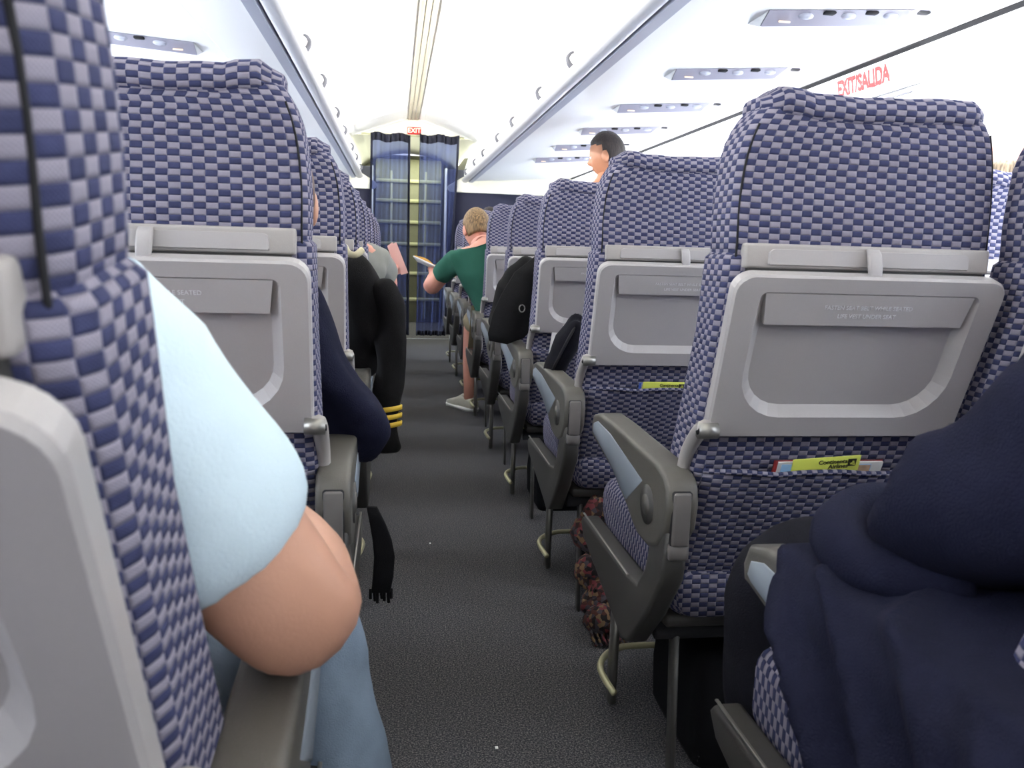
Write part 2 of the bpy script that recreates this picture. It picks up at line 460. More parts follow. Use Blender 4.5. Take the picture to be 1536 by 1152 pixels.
# ceiling: curved field panels either side of a ribbed centre strip
b = B()
cp = [(-.62, 2.02), (-.50, 2.10), (-.36, 2.165), (-.2, 2.205), (-.055, 2.222), (.055, 2.222), (.2, 2.205), (.36, 2.165), (.50, 2.10), (.62, 2.02)]
b.prism([(XC + p[0], p[1]) for p in cp] + [(XC + p[0], p[1] + .02) for p in cp[::-1]], YN, YF, 'y')
CEIL = struct(b, 'ceiling', WHITE)
y = -1.2; edges = []
while y < YC: edges.append(y); y += 1.5
edges = [.27 - 1.5 + 1.5 * i for i in range(0, 8)]
for s in (-1, 1):
    for i in range(len(edges) - 1):
        y0, y1 = edges[i] + .012, min(edges[i + 1] - .012, YC - .06)
        if y1 - y0 < .3: continue
        # each field panel: flat frame with a sunken rounded rectangle, laid on the slope of the ceiling
        def zc(x):
            x = abs(x)
            for (a, za), (c, zb) in zip(cp[5:], cp[6:]):
                if a <= x <= c: return za + (zb - za) * (x - a) / (c - a)
            return 2.02
        cx, cyy = s * .325, (y0 + y1) / 2; hw, hl = .262, (y1 - y0) / 2
        fr = rr(hw, hl, .004, 4); r1 = rr(hw - .045, hl - .05, .06, 4); r2 = rr(hw - .06, hl - .065, .05, 4)
        def q(p, d): return (XC + cx + p[0], cyy + p[1], zc(cx + p[0]) - d)
        pb = B(); seq = [[q(p, 0) for p in fr], [q(p, .012) for p in fr], [q(p, .012) for p in r1], [q(p, .002) for p in r2]]
        seq = [r_[::-1] for r_ in seq]
        pb.loft(seq, smooth=False)
        pb.obj('ceiling_panel', WHITE, CEIL)
for k, x in enumerate((-.034, 0, .034)):
    bb = B(); bb.box(XC + x - .0145, XC + x + .0145, YN, YC - .05, 2.206, 2.224, .004, 1); bb.obj('centre_rib', STRIP, CEIL)
# header over the curtain
b = B()
hp = [(-.55, 2.058), (.55, 2.058)] + [(p[0] * (.96 if abs(p[0]) > .49 else 1), p[1] + .012) for p in cp[1:-1][::-1]]
b.prism([(XC + p[0], p[1]) for p in hp], YC - .04, YC + .04, 'y', .004, 1); struct(b, 'trim_11', CREAM)

# overhead bins: a row of closed bins on each side, each its own unit
def bin_unit(s, y0, y1, lab):
    root = empty('overhead_bin', lab, 'overhead bin', (XC + s * .55, (y0 + y1) / 2, 1.66), 'overhead bins')
    off = (XC + s * .55, (y0 + y1) / 2, 1.66)
    def X(r_): return XC + s * r_
    body = [(1.58, 1.725), (.80, 1.672), (.56, 1.662), (.585, 1.80), (.66, 2.0), (1.40, 2.0)]
    bb = B(off=off); bb.prism([(X(p[0]), p[1]) for p in body], y0 + .004, y1 - .004, 'y'); bb.obj('bin_body', WHITE, root, (0, 0, 0))
    door = [(.508, 1.664), (.500, 1.70), (.508, 1.76), (.53, 1.84), (.57, 1.92), (.63, 1.99), (.65, 1.985), (.59, 1.91), (.55, 1.83), (.53, 1.76), (.524, 1.70), (.53, 1.664)]
    db = B(off=off); db.prism([(X(p[0]), p[1]) for p in door], y0 + .006, y1 - .006, 'y', .003, 1)
    d = db.obj('bin_door', WHITE, root, (0, 0, 0))
    for yy in ((y0 * .78 + y1 * .22), (y0 * .22 + y1 * .78)):
        lb = B(off=off); x = X(.497)
        lb.tube([(x, yy - .0, 1.672), (x - s * .012, yy, 1.685), (x - s * .018, yy, 1.705), (x - s * .008, yy + .0, 1.722), (x + s * .004, yy, 1.728)], lambda t: .012 - .008 * t, 8)
        lb.obj('latch', LATCH, d, (0, 0, 0))
    return root
ordn = ['nearest', 'second', 'third', 'fourth', 'fifth', 'sixth', 'seventh', 'eighth', 'ninth', 'tenth']
for s in (-1, 1):
    ys = [-1.2, .4, 2.0, 3.6, 5.2, 6.8, 8.38]
    for i in range(6):
        bin_unit(s, ys[i], ys[i + 1], 'closed white overhead bin %s of the aisle, %s along from the camera' % ('left' if s < 0 else 'right', ordn[i]))

# passenger service panels under the bins
for s in (-1, 1):
    for k in range(8):
        y = .77 + .79 * k + (0 if s > 0 else .06)
        if s < 0 and k > 6: break
        root = empty('service_panel', 'white service panel with grey edge under the %s bins, %s from the camera' % ('left' if s < 0 else 'right', ordn[k]), 'service panel', (XC + s * 1.17, y, 1.69), 'service panels')
        off = (XC + s * 1.17, y, 1.69)
        def Z(r_): return 1.662 + (r_ - .795) * .0684
        x0, x1 = .875, 1.465
        bb = B(off=off)
        v = []
        for r_ in (x0, x1):
            z = Z(r_); R0 = r_
            for yy, zz in ((y, z - .001), (y + .055, z - .030), (y + .065, z - .030), (y + .15, z - .001)):
                v.append((XC + s * r_, yy, zz))
        bm_ = bmesh.new(); V_ = [bm_.verts.new(p) for p in v]
        for f in ((0, 1, 2, 3), (7, 6, 5, 4), (1, 5, 6, 2), (2, 6, 7, 3), (3, 7, 4, 0)): bm_.faces.new([V_[i] for i in f])
        bmesh.ops.recalc_face_normals(bm_, faces=bm_.faces[:]); bb.bm(bm_); bb.obj('panel', WHITE, root, (0, 0, 0))
        gb = B(off=off)
        gv = [(XC + s * x0, y - .001, Z(x0) - .002), (XC + s * x1, y - .001, Z(x1) - .002), (XC + s * (x1), y + .054, Z(x1) - .032), (XC + s * (x0), y + .054, Z(x0) - .032)]
        bm_ = bmesh.new(); V_ = [bm_.verts.new(p) for p in gv]; W_ = [bm_.verts.new((p[0], p[1] + .004, p[2] + .004)) for p in gv]
        bm_.faces.new(V_); bm_.faces.new(W_[::-1])
        for i in range(4): bm_.faces.new((V_[i], W_[i], W_[(i + 1) % 4], V_[(i + 1) % 4]))
        bmesh.ops.recalc_face_normals(bm_, faces=bm_.faces[:]); gb.bm(bm_); gb.obj('edge_face', GRILLE, root, (0, 0, 0))
        for j, t in enumerate((.2, .42, .64)):
            r_ = x0 + (x1 - x0) * t
            nb = B(off=off); nb.ell((XC + s * r_, y + .02, Z(r_) - .012), (.024, .014, .010), 12, 8); nb.obj('air_nozzle', RAILG, root, (0, 0, 0))
        for j, t in enumerate((.31, .53, .8)):
            r_ = x0 + (x1 - x0) * t
            nb = B(off=off); nb.box(XC + s * r_ - .018, XC + s * r_ + .018, y - .004, y + .02, Z(r_) - .012, Z(r_) - .004, .003, 1); nb.obj('reading_light', DARK, root, (0, 0, 0))
        nb = B(off=off); r_ = x0 + .06
        nb.box(XC + s * r_ - .018, XC + s * r_ + .018, y + .028, y + .034, Z(r_) - .028, Z(r_) - .022, .002, 1); nb.obj('call_marking', SIGNW, root, (0, 0, 0))

# emergency exit placard on the right wall
root = empty('exit_placard', 'white wall placard with red EXIT/SALIDA lettering below the right bins', 'sign', (XC + 1.60, 3.08, 1.645))
def wp(y, z, d=0):   # point on right wall, d into cabin
    x = 1.60 + (1.702 - z) * (.06 / .352)
    return (XC + x - d - .002, y, z)
bb = B(off=(XC + 1.60, 3.08, 1.645)); bm_ = bmesh.new()
fr = [wp(2.74, 1.585), wp(3.62, 1.585), wp(3.62, 1.698), wp(2.74, 1.698)]
bk = [bm_.verts.new(p) for p in fr]; ft = [bm_.verts.new((p[0] - .018, p[1], p[2])) for p in fr]
bm_.faces.new(bk); bm_.faces.new(ft)
for i in range(4): bm_.faces.new((bk[i], ft[i], ft[(i + 1) % 4], bk[(i + 1) % 4]))
bmesh.ops.recalc_face_normals(bm_, faces=bm_.faces[:])
bmesh.ops.bevel(bm_, geom=bm_.edges[:], offset=.006, segments=2, affect='EDGES'); bm_.normal_update()
bb.bm(bm_); bb.obj('placard_box', WHITE, root, (0, 0, 0))
t = text('EXIT/SALIDA', .085, REDINK, None, frame(Vector(wp(3.07, 1.645, .026)), (0, -1, 0), (-.17, 0, 1)), sx=.74, bold=.0032)
t.parent = root; t.matrix_parent_inverse = Matrix.Translation((-(XC + 1.60), -3.08, -1.645))
bb = B(off=(XC + 1.60, 3.08, 1.645)); p0 = wp(2.78, 1.572, .004)
bb.box(p0[0] - .006, p0[0] + .006, 2.80, 3.10, 1.566, 1.580, .003, 1); bb.obj('lower_slot', GRILLE, root, (0, 0, 0))
# sidewall panel seam trims, right
for i, yy in enumerate((2.62, 4.2)):
    b = B(); pts = []
    for z in (1.69, 1.62, 1.52, 1.40, 1.28, 1.15): pts.append(Vector(wp(yy - (1.69 - z) * .22, z, .001)))
    b.tube(pts, .0045, 6, 2); o = struct(b, 'trim_%d' % (12 + i), RAILL)

# class dividers each side at the curtain
for s in (-1, 1):
    sd = 'left' if s < 0 else 'right'
    root = empty('class_divider', 'navy divider wall with cream rounded upper panel %s of the curtain' % sd, 'divider', (XC + s * 1.0, YC, 0))
    off = (XC + s * 1.0, YC, 0)
    bb = B(off=off); bb.prism([(XC + s * .40, 0), (XC + s * 1.69, 0), (XC + s * 1.69, 1.0), (XC + s * 1.63, 1.535), (XC + s * .40, 1.535)], YC - .02, YC + .02, 'y', .004, 1); bb.obj('lower_panel', NAVYW, root, (0, 0, 0))
    # rounded nose profile
    pr = []
    c1 = (.385, 1.575)
    for a in range(0, 9):
        t = -PI / 2 - (PI * .80) * a / 8
        pr.append((c1[0] + .038 * math.cos(t), c1[1] + .038 * math.sin(t)))
    pr = [(1.64, 1.537), ] + pr + [(.56, 1.722), (.80, 1.76), (1.59, 1.76)]
    bb = B(off=off); bb.prism([(XC + s * p[0], p[1]) for p in pr], YC - .045, YC + .0, 'y', .006, 2); bb.obj('upper_panel', CREAM, root, (0, 0, 0))

# EXIT sign over the curtain
root = empty('exit_sign', 'small red EXIT sign on the header above the curtain', 'sign', (XC + .01, YC - .05, 2.105))
bb = B(); bb.box(-.066, .066, -.015, .008, -.034, .034, .004, 1); bb.obj('sign_box', REDS, root, (0, 0, 0))
text('EXIT', .062, SIGNW, root, frame((0, -.016, 0), (1, 0, 0), (0, 0, 1)), extrude=.001, bold=.001)

# curtains
CK = empty('curtain_rail', 'thin cream rail carrying the two sheer curtains', 'rail', (XC, YC - .055, 2.062))
bb = B(); bb.tube([(-.5, 0, -.004), (.5, 0, -.004)], .008, 8, 1); bb.obj('rail', GTRIM, CK, (0, 0, 0))
def curtain(x0, x1, xb0, xb1, ztop, zbot, lab, ph):
    root = empty('curtain', lab, 'curtain', ((x0 + x1) / 2, YC - .075, ztop), 'sheer curtains')
    cx = (x0 + x1) / 2
    n = 70
    def P(u, t):   # t 0 top 1 bottom
        xx0 = x0 + (xb0 - x0) * max(t, 0) ** 1.3; xx1 = x1 + (xb1 - x1) * max(t, 0) ** 1.3
        x = xx0 + (xx1 - xx0) * u
        amp = .014 + .022 * t
        return Vector((x - cx + .008 * math.sin(u * 31 + ph), amp * math.sin(u * 2 * PI * 8.5 + ph + 1.2 * math.sin(t * 2 + ph)), (zbot - ztop) * t + .010 * math.sin(u * 11 + ph) * (1 - t)))
    def sheet(u0, u1, t0, t1, nu, nt_, th, name, m):
        bb = B()
        fr = [[P(u0 + (u1 - u0) * j / nu, t0 + (t1 - t0) * i / nt_) for j in range(nu + 1)] for i in range(nt_ + 1)]
        if th:
            rings = [[p + Vector((0, -th, 0)) for p in r_] + [p + Vector((0, th, 0)) for p in r_[::-1]] for r_ in fr]
            bb.loft(rings)
        else: bb.loft(fr, closed=False)
        return bb.obj(name, m, root, (0, 0, 0))
    sheet(0, 1, 0, 1, n, 16, 0, 'sheer_cloth', SHEER)
    sheet(0, 1, -.012, .028, n, 2, .003, 'heading_band', HEM)
    sheet(0, .035, .02, 1, 2, 14, .004, 'side_hem', HEM)
    sheet(.955, 1, .02, 1, 2, 14, .004, 'side_hem', HEM)
    sheet(0, 1, .975, 1, n, 1, .003, 'bottom_hem', HEM)
curtain(-.245, .142, -.29, .145, 2.045, .10, 'sheer navy curtain hanging left of the gap', 0)
curtain(.222, .61, .205, .50, 2.05, .10, 'sheer navy curtain hanging right of the gap', 2.1)

# forward cabin beyond the curtain: end wall with galley cabinet, first-class seats
b = B(); b.box(XC - 1.7, XC + 1.7, YF - .02, YF + .05, 0, 2.2); struct(b, 'wall_front', OLIVE)
root = empty('galley_cabinet', 'olive galley cabinet with cream shelf edges seen through the curtain gap', 'cabinet', (XC, YF - .3, 0))
bb = B(); bb.box(-.42, .42, -.22, .27, 0, 2.1, .01, 1); bb.obj('cabinet_body', OLIVE, root, (0, 0, 0))
for z in (.28, .62, 1.0, 1.28, 1.55, 1.80):
    bb = B(); bb.box(-.42, .42, -.25, -.215, z, z + .045, .006, 1); bb.obj('shelf_edge', GTRIM, root, (0, 0, 0))
for x in (-.22, .22):
    bb = B(); bb.box(x - .015, x + .015, -.235, -.218, .05, 1.95, .004, 1); bb.obj('door_stile', GTRIM, root, (0, 0, 0))
for s in (-1, 1):
    root = empty('front_partition', 'navy partition beside the forward galley, %s side' % ('left' if s < 0 else 'right'), 'partition', (XC + s * .9, 10.6, 0))
    bb = B(); bb.box(-.45, .45, -.03, .03, 0, 1.95, .01, 1); bb.obj('partition_panel', NAVYW, root, (0, 0, 0))
    bb = B(); bb.box(-.46, -.435, -.04, .04, 0, 1.96, .004, 1) if s > 0 else bb.box(.435, .46, -.04, .04, 0, 1.96, .004, 1); bb.obj('edge_trim', RAILL, root, (0, 0, 0))
b = B(); b.tube([(XC - .42, 9.0, .003), (XC + .42, 9.0, .003)], .006, 6, 1); struct(b, 'trim_20', RAILL)

# ============================================================ SEATS
PV = (0, .17, .42)
def back_y(z):   # back surface of the shell
    K = [(.40, .20), (.45, .175), (.66, .09), (.70, .082), (.955, .012), (1.0, .010), (1.10, .012), (1.16, .004), (1.21, .0)]
    for (a, ya), (c, yc) in zip(K, K[1:]):
        if a <= z <= c: return ya + (yc - ya) * (z - a) / (c - a)
    return K[0][1] if z < .4 else K[-1][1]
def front_y(z):
    K = [(.40, .33), (.66, .225), (.855, .15), (.96, .132), (1.0, .122), (1.13, .122), (1.21, .105)]
    for (a, ya), (c, yc) in zip(K, K[1:]):
        if a <= z <= c: return ya + (yc - ya) * (z - a) / (c - a)
    return K[0][1] if z < .4 else K[-1][1]
def shell_ring(z, hw, ins=0):
    y0 = back_y(z) + ins; y1 = front_y(z) - ins; hy = (y1 - y0) / 2
    r_ = min(.028, hy * .8)
    return [(p[0], (y0 + y1) / 2 + p[1], z) for p in rr(hw, hy, r_, 5)]
def make_back(root, flip=1):
    off = PV
    O = dict(flip=flip, off=off)
    L = (0, .17, .42)
    def P(bb, name, m, par=root):
        o = bb.obj(name, m, par, L if par is root else (0, 0, 0))
        o['back'] = 1 if par is root else 0
        return o
    # lower shell (wide) and head section (slightly narrower, softly wrinkled)
    bb = B(**O)
    zs = [.41, .44, .50, .56, .62, .68, .74, .80, .86, .92, .955, .975]
    bb.loft([shell_ring(z, .185 if i == 0 else (.20 if i == 1 else .207), .02 if i == 0 else 0) for i, z in enumerate(zs)] + [shell_ring(.985, .198, .006)])
    P(bb, 'seat_cover', FAB)
    bb = B(**O)
    rings = []
    for z, hw, ins in ((.962, .190, .012), (.975, .200, .003), (1.0, .2025, 0), (1.03, .203, -.001), (1.06, .202, -.001), (1.09, .200, 0), (1.115, .197, 0), (1.14, .192, .001), (1.16, .185, .002), (1.178, .175, .004), (1.19, .163, .008), (1.196, .150, .016), (1.199, .13, .028)):
        rg = shell_ring(z, hw, ins)
        rings.append([(x, y + .0016 * math.sin(x * 95 + z * 40) * math.exp(-((z - 1.1) / .03) ** 2), z + .003 * math.sin(x * 23 + 1)) for x, y, z in rg])
    bb.loft(rings, v0=.0044)
    hc = P(bb, 'headrest', FAB)
    # top flap: soft roll lying over the crown, overhanging a little at both ends
    bb = B(**O)
    rings = []
    for i in range(25):
        x = -.170 + .342 * i / 24
        e = min(1, min(i, 24 - i) / 2.0); e = .55 + .45 * e
        zc_ = 1.184 + .0008 * math.sin(i * 1.1) + .002 * math.cos(i * .3) + (.004 if i in (2, 3, 4) else 0)
        rings.append([(x, .058 + (.060 * e) * math.copysign(abs(math.cos(t)) ** .6, math.cos(t)), zc_ + (.025 * e) * math.copysign(abs(math.sin(t)) ** .8, math.sin(t))) for t in [2 * PI * k / 14 for k in range(14)]])
    bb.loft(rings, swap=True); P(bb, 'top_flap', FAB, root)
    for sx in (-1, 1):
        bb = B(**O)
        bb.tube([(sx * .176, back_y(1.16) + .009, 1.160), (sx * .1885, back_y(1.115) + .008, 1.115), (sx * .194, back_y(1.06) + .008, 1.06), (sx * .1945, back_y(1.0) + .008, 1.0), (sx * .1945, back_y(.98) + .008, .975)], .0016, 6)
        P(bb, 'piping', DARK)
    # top rail with coat-hook style latch
    bb = B(**O); bb.box(-.188, .188, .0, .03, .961, .996, .004, 2)
    P(bb, 'latch_rail', PLA)
    bb = B(**O)
    pl = rr(.155, .0115, (.009, .009, .002, .002), 4)
    bb.loft([[(p[0], .001, .977 + p[1]) for p in pl], [(p[0], -.003, .9775 + p[1] * .93) for p in rr(.1535, .0115, (.009, .009, .002, .002), 4)]][::-1], smooth=False); P(bb, 'rail_inset', PLB)
    bb = B(**O); bb.box(-.182, .182, .004, .03, .944, .962); P(bb, 'gap_strip', SHR)
    bb = B(**O)
    lp = [(.0, -.004, .992, .009), (0, -.010, .985, .0105), (0.001, -.013, .97, .0105), (.002, -.014, .955, .010), (.003, -.012, .944, .008)]
    rings = [[(x + p[0], y + p[1], z) for p in rr(w_, .004, .0035, 3)] for x, y, z, w_ in lp]
    bb.loft(rings[::-1]); P(bb, 'latch', PLB)
    # tray table, folded up. tray frame: centre (0, yc, zc), tilted
    T0 = Vector((0, .066, .703)); T1 = Vector((0, -.022, .953)); up = (T1 - T0).normalized(); nrm = Vector((0, -up.z, up.y)); nrm = nrm if nrm.y < 0 else -nrm
    Ht = (T1 - T0).length / 2; Cc = (T0 + T1) / 2
    def TP(p, d): return tuple(Cc + Vector((p[0], 0, 0)) + up * p[1] + nrm * d)
    # tray slightly trapezoidal, wider at top
    def trap(pts): return [(x * (1 + .012 * (h / Ht)), h) for x, h in pts]
    o0 = trap(rr(.206, Ht, (.028, .028, .012, .012), 6)); o1 = trap(rr(.203, Ht - .003, (.026, .026, .01, .01), 6))
    def shift(pts, dh): return [(x, h + dh) for x, h in pts]
    ic = rr(.168, .102, (.012, .012, .072, .072), 6); ic2 = rr(.152, .088, (.010, .010, .058, .058), 6)
    bb = B(**O)
    seq = [[TP(p, -.016) for p in o0], [TP(p, .0) for p in o0], [TP(p, .004) for p in o1], [TP(p, .004) for p in shift(trap(ic), .006)], [TP(p, -.013) for p in shift(trap(ic2), .006)]]
    seq = [r_[::-1] for r_ in seq]
    bb.loft(seq[::-1], smooth=False)
    tr = P(bb, 'tray_table', PLB)
    bb = B(**O)
    a = [(-.153, .058), (.153, .058), (.160, .106), (-.160, .106)]
    seq = [[TP(p, d) for p in a] for d in (-.013, .0030)]
    bb.loft(seq, smooth=False)
    P(bb, 'finger_lip', PLB, tr)
    # moulded words on the lip
    t = text('FASTEN SEAT BELT WHILE SEATED', .0088, RAILL, tr, Matrix.Translation(Vector((0, 0, 0)) - Vector(PV)) @ frame(TP((0, .086), .0032), (1, 0, 0), up), 'moulded_words', extrude=.0004)
    if flip < 0: pass
    t = text('LIFE VEST UNDER SEAT', .0088, RAILL, tr, Matrix.Translation(Vector((0, 0, 0)) - Vector(PV)) @ frame(TP((0, .073), .0032), (1, 0, 0), up), 'moulded_words', extrude=.0004)
    # pivots and swing arms at both lower corners
    for sx in (-1, 1):
        bb = B(**O)
        x = sx * .212
        bb.tube([(x, .045, .722), (x, .075, .705), (x, .118, .66), (x, .135, .60), (x, .14, .52), (x, .15, .44)], lambda t: .013 - .004 * t, 8)
        am = P(bb, 'tray_arm', PLA)
        bb = B(**O); bb.tube([(sx * .192, .048, .716), (sx * .222, .048, .716)], .0125, 14, 1); P(bb, 'tray_pivot', METAL, am)
        bb = B(**O); bb.tube([(sx * .2215, .048, .716), (sx * .2235, .048, .716)], .006, 10, 1); P(bb, 'pivot_screw', DARK, am)
    # literature pocket: hemmed fabric pouch
    bb = B(**O)
    fr = []
    for i in range(15):
        z = .430 + (.641 - .430) * i / 14
        row = []
        for j in range(31):
            x = -.19 + .38 * j / 30
            e = 1 - abs(2 * j / 30 - 1) ** 8
            bl = (.006 + .014 * (i / 14) ** 1.5) * e + .003 * math.sin(j * .9) * (i / 14) * e
            row.append((x, back_y(z) - .002 - bl, z + (.002 * math.sin(j * .5) if i == 14 else 0)))
        fr.append(row)
    rings = [r_ + [(x, y + .005, z) for x, y, z in r_[::-1]] for r_ in fr]
    bb.loft(rings); pk = P(bb, 'pocket', FAB)
    bb = B(**O); bb.tube([(x, y, z) for x, y, z in fr[-1][::3]], .0045, 6, 2); P(bb, 'pocket_hem', FAB, pk)

def make_base(root, aisle, flip):
    O = dict(flip=flip)
    # cushion
    bb = B(**O); rings = []
    for y, zt, zb, hw in ((.17, .44, .36, .19), (.20, .475, .35, .203), (.30, .478, .345, .206), (.42, .480, .345, .207), (.54, .486, .345, .207), (.62, .488, .35, .205), (.66, .475, .36, .20), (.685, .44, .38, .19)):
        hz = (zt - zb) / 2
        rings.append([(p[0], y, (zt + zb) / 2 + p[1]) for p in rr(hw, hz, min(.04, hz * .8), 5)])
    bb.loft(rings[::-1]); bb.obj('seat_cushion', FAB, root, (0, 0, 0))
    bb = B(**O); bb.box(-.20, .20, .20, .64, .325, .35, .006, 1); bb.obj('seat_pan', SHR, root, (0, 0, 0))
    for y in (.24, .55):
        bb = B(**O); bb.tube([(-.205, y, .31), (.205, y, .31)], .022, 12, 1); bb.obj('cross_beam', DARK, root, (0, 0, 0))
    if aisle:
        # legs beneath the aisle end (aisle side = -x before flip)
        X0 = -.198
        bb = B(**O); bb.prism([(.50, .30), (.525, .30), (.535, .0), (.51, .0)], X0 - .009, X0 + .009, 'x', .004, 1); bb.obj('leg', METAL, root, (0, 0, 0))
        bb = B(**O); bb.prism([(.22, .30), (.255, .30), (.225, .0), (.195, .0)], X0 + .025, X0 + .035, 'x', .003, 1); bb.obj('leg', SHR, root, (0, 0, 0))
        # luggage restraint loop in worn pale metal
        bb = B(**O)
        bb.tube([(.2, .60, .085), (-.10, .61, .085), (-.165, .60, .085), (-.205, .565, .085), (-.226, .52, .084), (-.226, .47, .080), (-.216, .435, .07)], .0075, 8); bb.obj('restraint_bar', ROD, root, (0, 0, 0))
        # end shroud: V-shaped cover below the armrest
        bb = B(**O)
        bb.prism([(.075, .545), (.148, .535), (.175, .45), (.215, .405), (.28, .395), (.64, .388), (.655, .372), (.63, .345), (.34, .275), (.30, .262), (.255, .275), (.16, .37), (.09, .46)], -.252, -.212, 'x', .007, 2); sh = bb.obj('end_shroud', SHR, root, (0, 0, 0))
        bb = B(**O); bb.box(-.251, -.246, .28, .64, .3935, .3965, .001, 1); bb.obj('edge_strip', METAL, sh, (0, 0, 0))
        bb = B(**O); bb.box(-.248, -.214, .070, .084, .50, .530, .004, 1); bb.obj('rear_collar', PLATE, sh, (0, 0, 0))
        armrest(root, flip, -.256, -.203, True)
    else:
        armrest(root, flip, -.240, -.210, False)
def armrest(root, flip, x0, x1, big):
    O = dict(flip=flip)
    prof = [(.09, .632), (.13, .643), (.42, .650), (.52, .649), (.565, .638), (.578, .612), (.572, .590), (.555, .588), (.40, .560), (.28, .520), (.25, .505), (.21, .494), (.16, .494), (.11, .512), (.078, .548), (.070, .59), (.076, .618)]
    bb = B(**O); bb.prism(prof, x0, x1, 'x', .009, 3); ar = bb.obj('armrest', ARM, root, (0, 0, 0))
    if big:
        xs = x0 - .0015
        pr = [(.20, .596), (.42, .628), (.52, .632), (.553, .622), (.560, .603), (.548, .597), (.42, .574), (.29, .535)]
        bb = B(**O); bb.prism(pr, xs, xs + .006, 'x', .0015, 1); bb.obj('side_inlay', INLAY, ar, (0, 0, 0))
        bb = B(**O); bb.tube([(x0 - .003, .165, .565), (x0 + .01, .165, .565)], .033, 24, 1); h = bb.obj('hub_ring', SHR, ar, (0, 0, 0))
        bb = B(**O); bb.tube([(x0 - .005, .165, .565), (x0 + .01, .165, .565)], .017, 20, 1); bb.obj('hub_cap', ARM, ar, (0, 0, 0))
        # rear end plate
        bb = B(**O); bb.box(x0 + .011, x1 - .013, .0672, .09, .525, .612, .004, 2); bb.obj('end_plate', PLATE, ar, (0, 0, 0))
        bb = B(**O); bb.box(x0 + .0095, x1 - .0115, .0695, .088, .5235, .6135, .003, 1); bb.obj('plate_gap', DARK, ar, (0, 0, 0))

def make_seat(name, aisle, flip):
    root = bpy.data.objects.new(name, None); COL.objects.link(root)
    make_base(root, aisle, flip); make_back(root, flip)
    return root
pro = {('R', 1): make_seat('airline_seat', True, 1), ('L', 1): make_seat('airline_seat', True, -1), ('R', 0): make_seat('airline_seat', False, 1)}
pro[('L', 0)] = None
# lettering must not be mirrored; inner seats of the left bank share the right-bank inner seat
adopt(None)
used = set()
def recline(root, deg):
    for ch in CHILD[root.name]:
        if ch.get('back'): ch.rotation_euler.x = R(deg)
def seat(key, x, y, lab, rec=0):
    key2 = key if pro[key] else ('R', 0)
    p = pro[key2]
    if key2 in used: o = copy_tree(p)
    else: o = p; used.add(key2)
    o.location = (x, y, 0); tag(o, lab, 'seat', 'blue checked airline seats')
    return o, rec
SPECIAL = {('R', 0, 0): 'beside the large navy jacket at the right edge', ('R', 1, 0): 'with a full view of its tray',
           ('R', 2, 0): 'partly hidden by the seat before it', ('R', 3, 0): 'with a grey pillow beside its tray',
           ('R', 4, 0): 'half covered by a black coat', ('R', 5, 0): 'with the green-shirted passenger leaning out of it',
           ('L', 0, 0): 'blurred at the left edge of the photo', ('L', 1, 0): 'behind the white-sleeved arm',
           ('L', 2, 0): 'beside the navy jacket sleeve', ('L', 3, 0): 'just beyond the gold-striped jacket'}
PEND = []
WR = ['first', 'second', 'third', 'fourth', 'fifth', 'sixth', 'seventh', 'eighth', 'ninth', 'tenth']
SX = .45
for k in range(9):
    yr = 1.12 + .79 * k if k != 0 else .33
    yr = {0: .33, 1: 1.12, 2: 1.905, 3: 2.70, 4: 3.48, 5: 4.30}.get(1 + k - 1, .33 + .79 * k)
    yl = {0: .375, 1: 1.15, 2: 1.94}.get(k, 1.94 + .79 * (k - 2))
    for c, col_ in enumerate(('aisle', 'middle', 'window')):
        lab = 'blue checked %s seat right of the aisle, %s row' % (col_, WR[k])
        if ('R', k, c) in SPECIAL: lab = '%s-row aisle seat on the right, %s' % (WR[k], SPECIAL[('R', k, c)])
        rec = {(0, 0): 0, (2, 2): -2, (4, 0): -1}.get((k, c), 0)
        PEND.append((('R', 1 if c == 0 else 0), .675 + SX * c - (.014 if (k, c) == (1, 1) else 0), 1.055 if (k, c) == (1, 1) else yr, lab, -rec if False else rec))
        lab = 'blue checked %s seat left of the aisle, %s row' % (col_, WR[k])
        if ('L', k, c) in SPECIAL: lab = '%s-row aisle seat on the left, %s' % (WR[k], SPECIAL[('L', k, c)])
        PEND.append((('L', 1 if c == 0 else 0), -.32 - SX * c, yl, lab, {0: -8}.get(k, 0) if c == 0 else 0))
for c, col_ in enumerate(('aisle', 'middle', 'window')):  # unseen rear row, added to keep light from behind off the nearest seats
    PEND.append((('L', 1 if c == 0 else 0), -.325 - SX * c, -.44, 'blue checked %s seat on the left, row behind the camera' % col_, 0))
    PEND.append((('R', 1 if c == 0 else 0), .68 + SX * c, -.47, 'blue checked %s seat on the right, row behind the camera' % col_, 0))
out = []
for key, x, y, lab, rec in PEND: out.append(seat(key, x, y, lab, rec))
for o, rec in out:
    if rec: recline(o, -rec)
for o, rec in out:
    if 'blurred' in o['label']: o.location.x = -.320; o.rotation_euler.z = R(1)

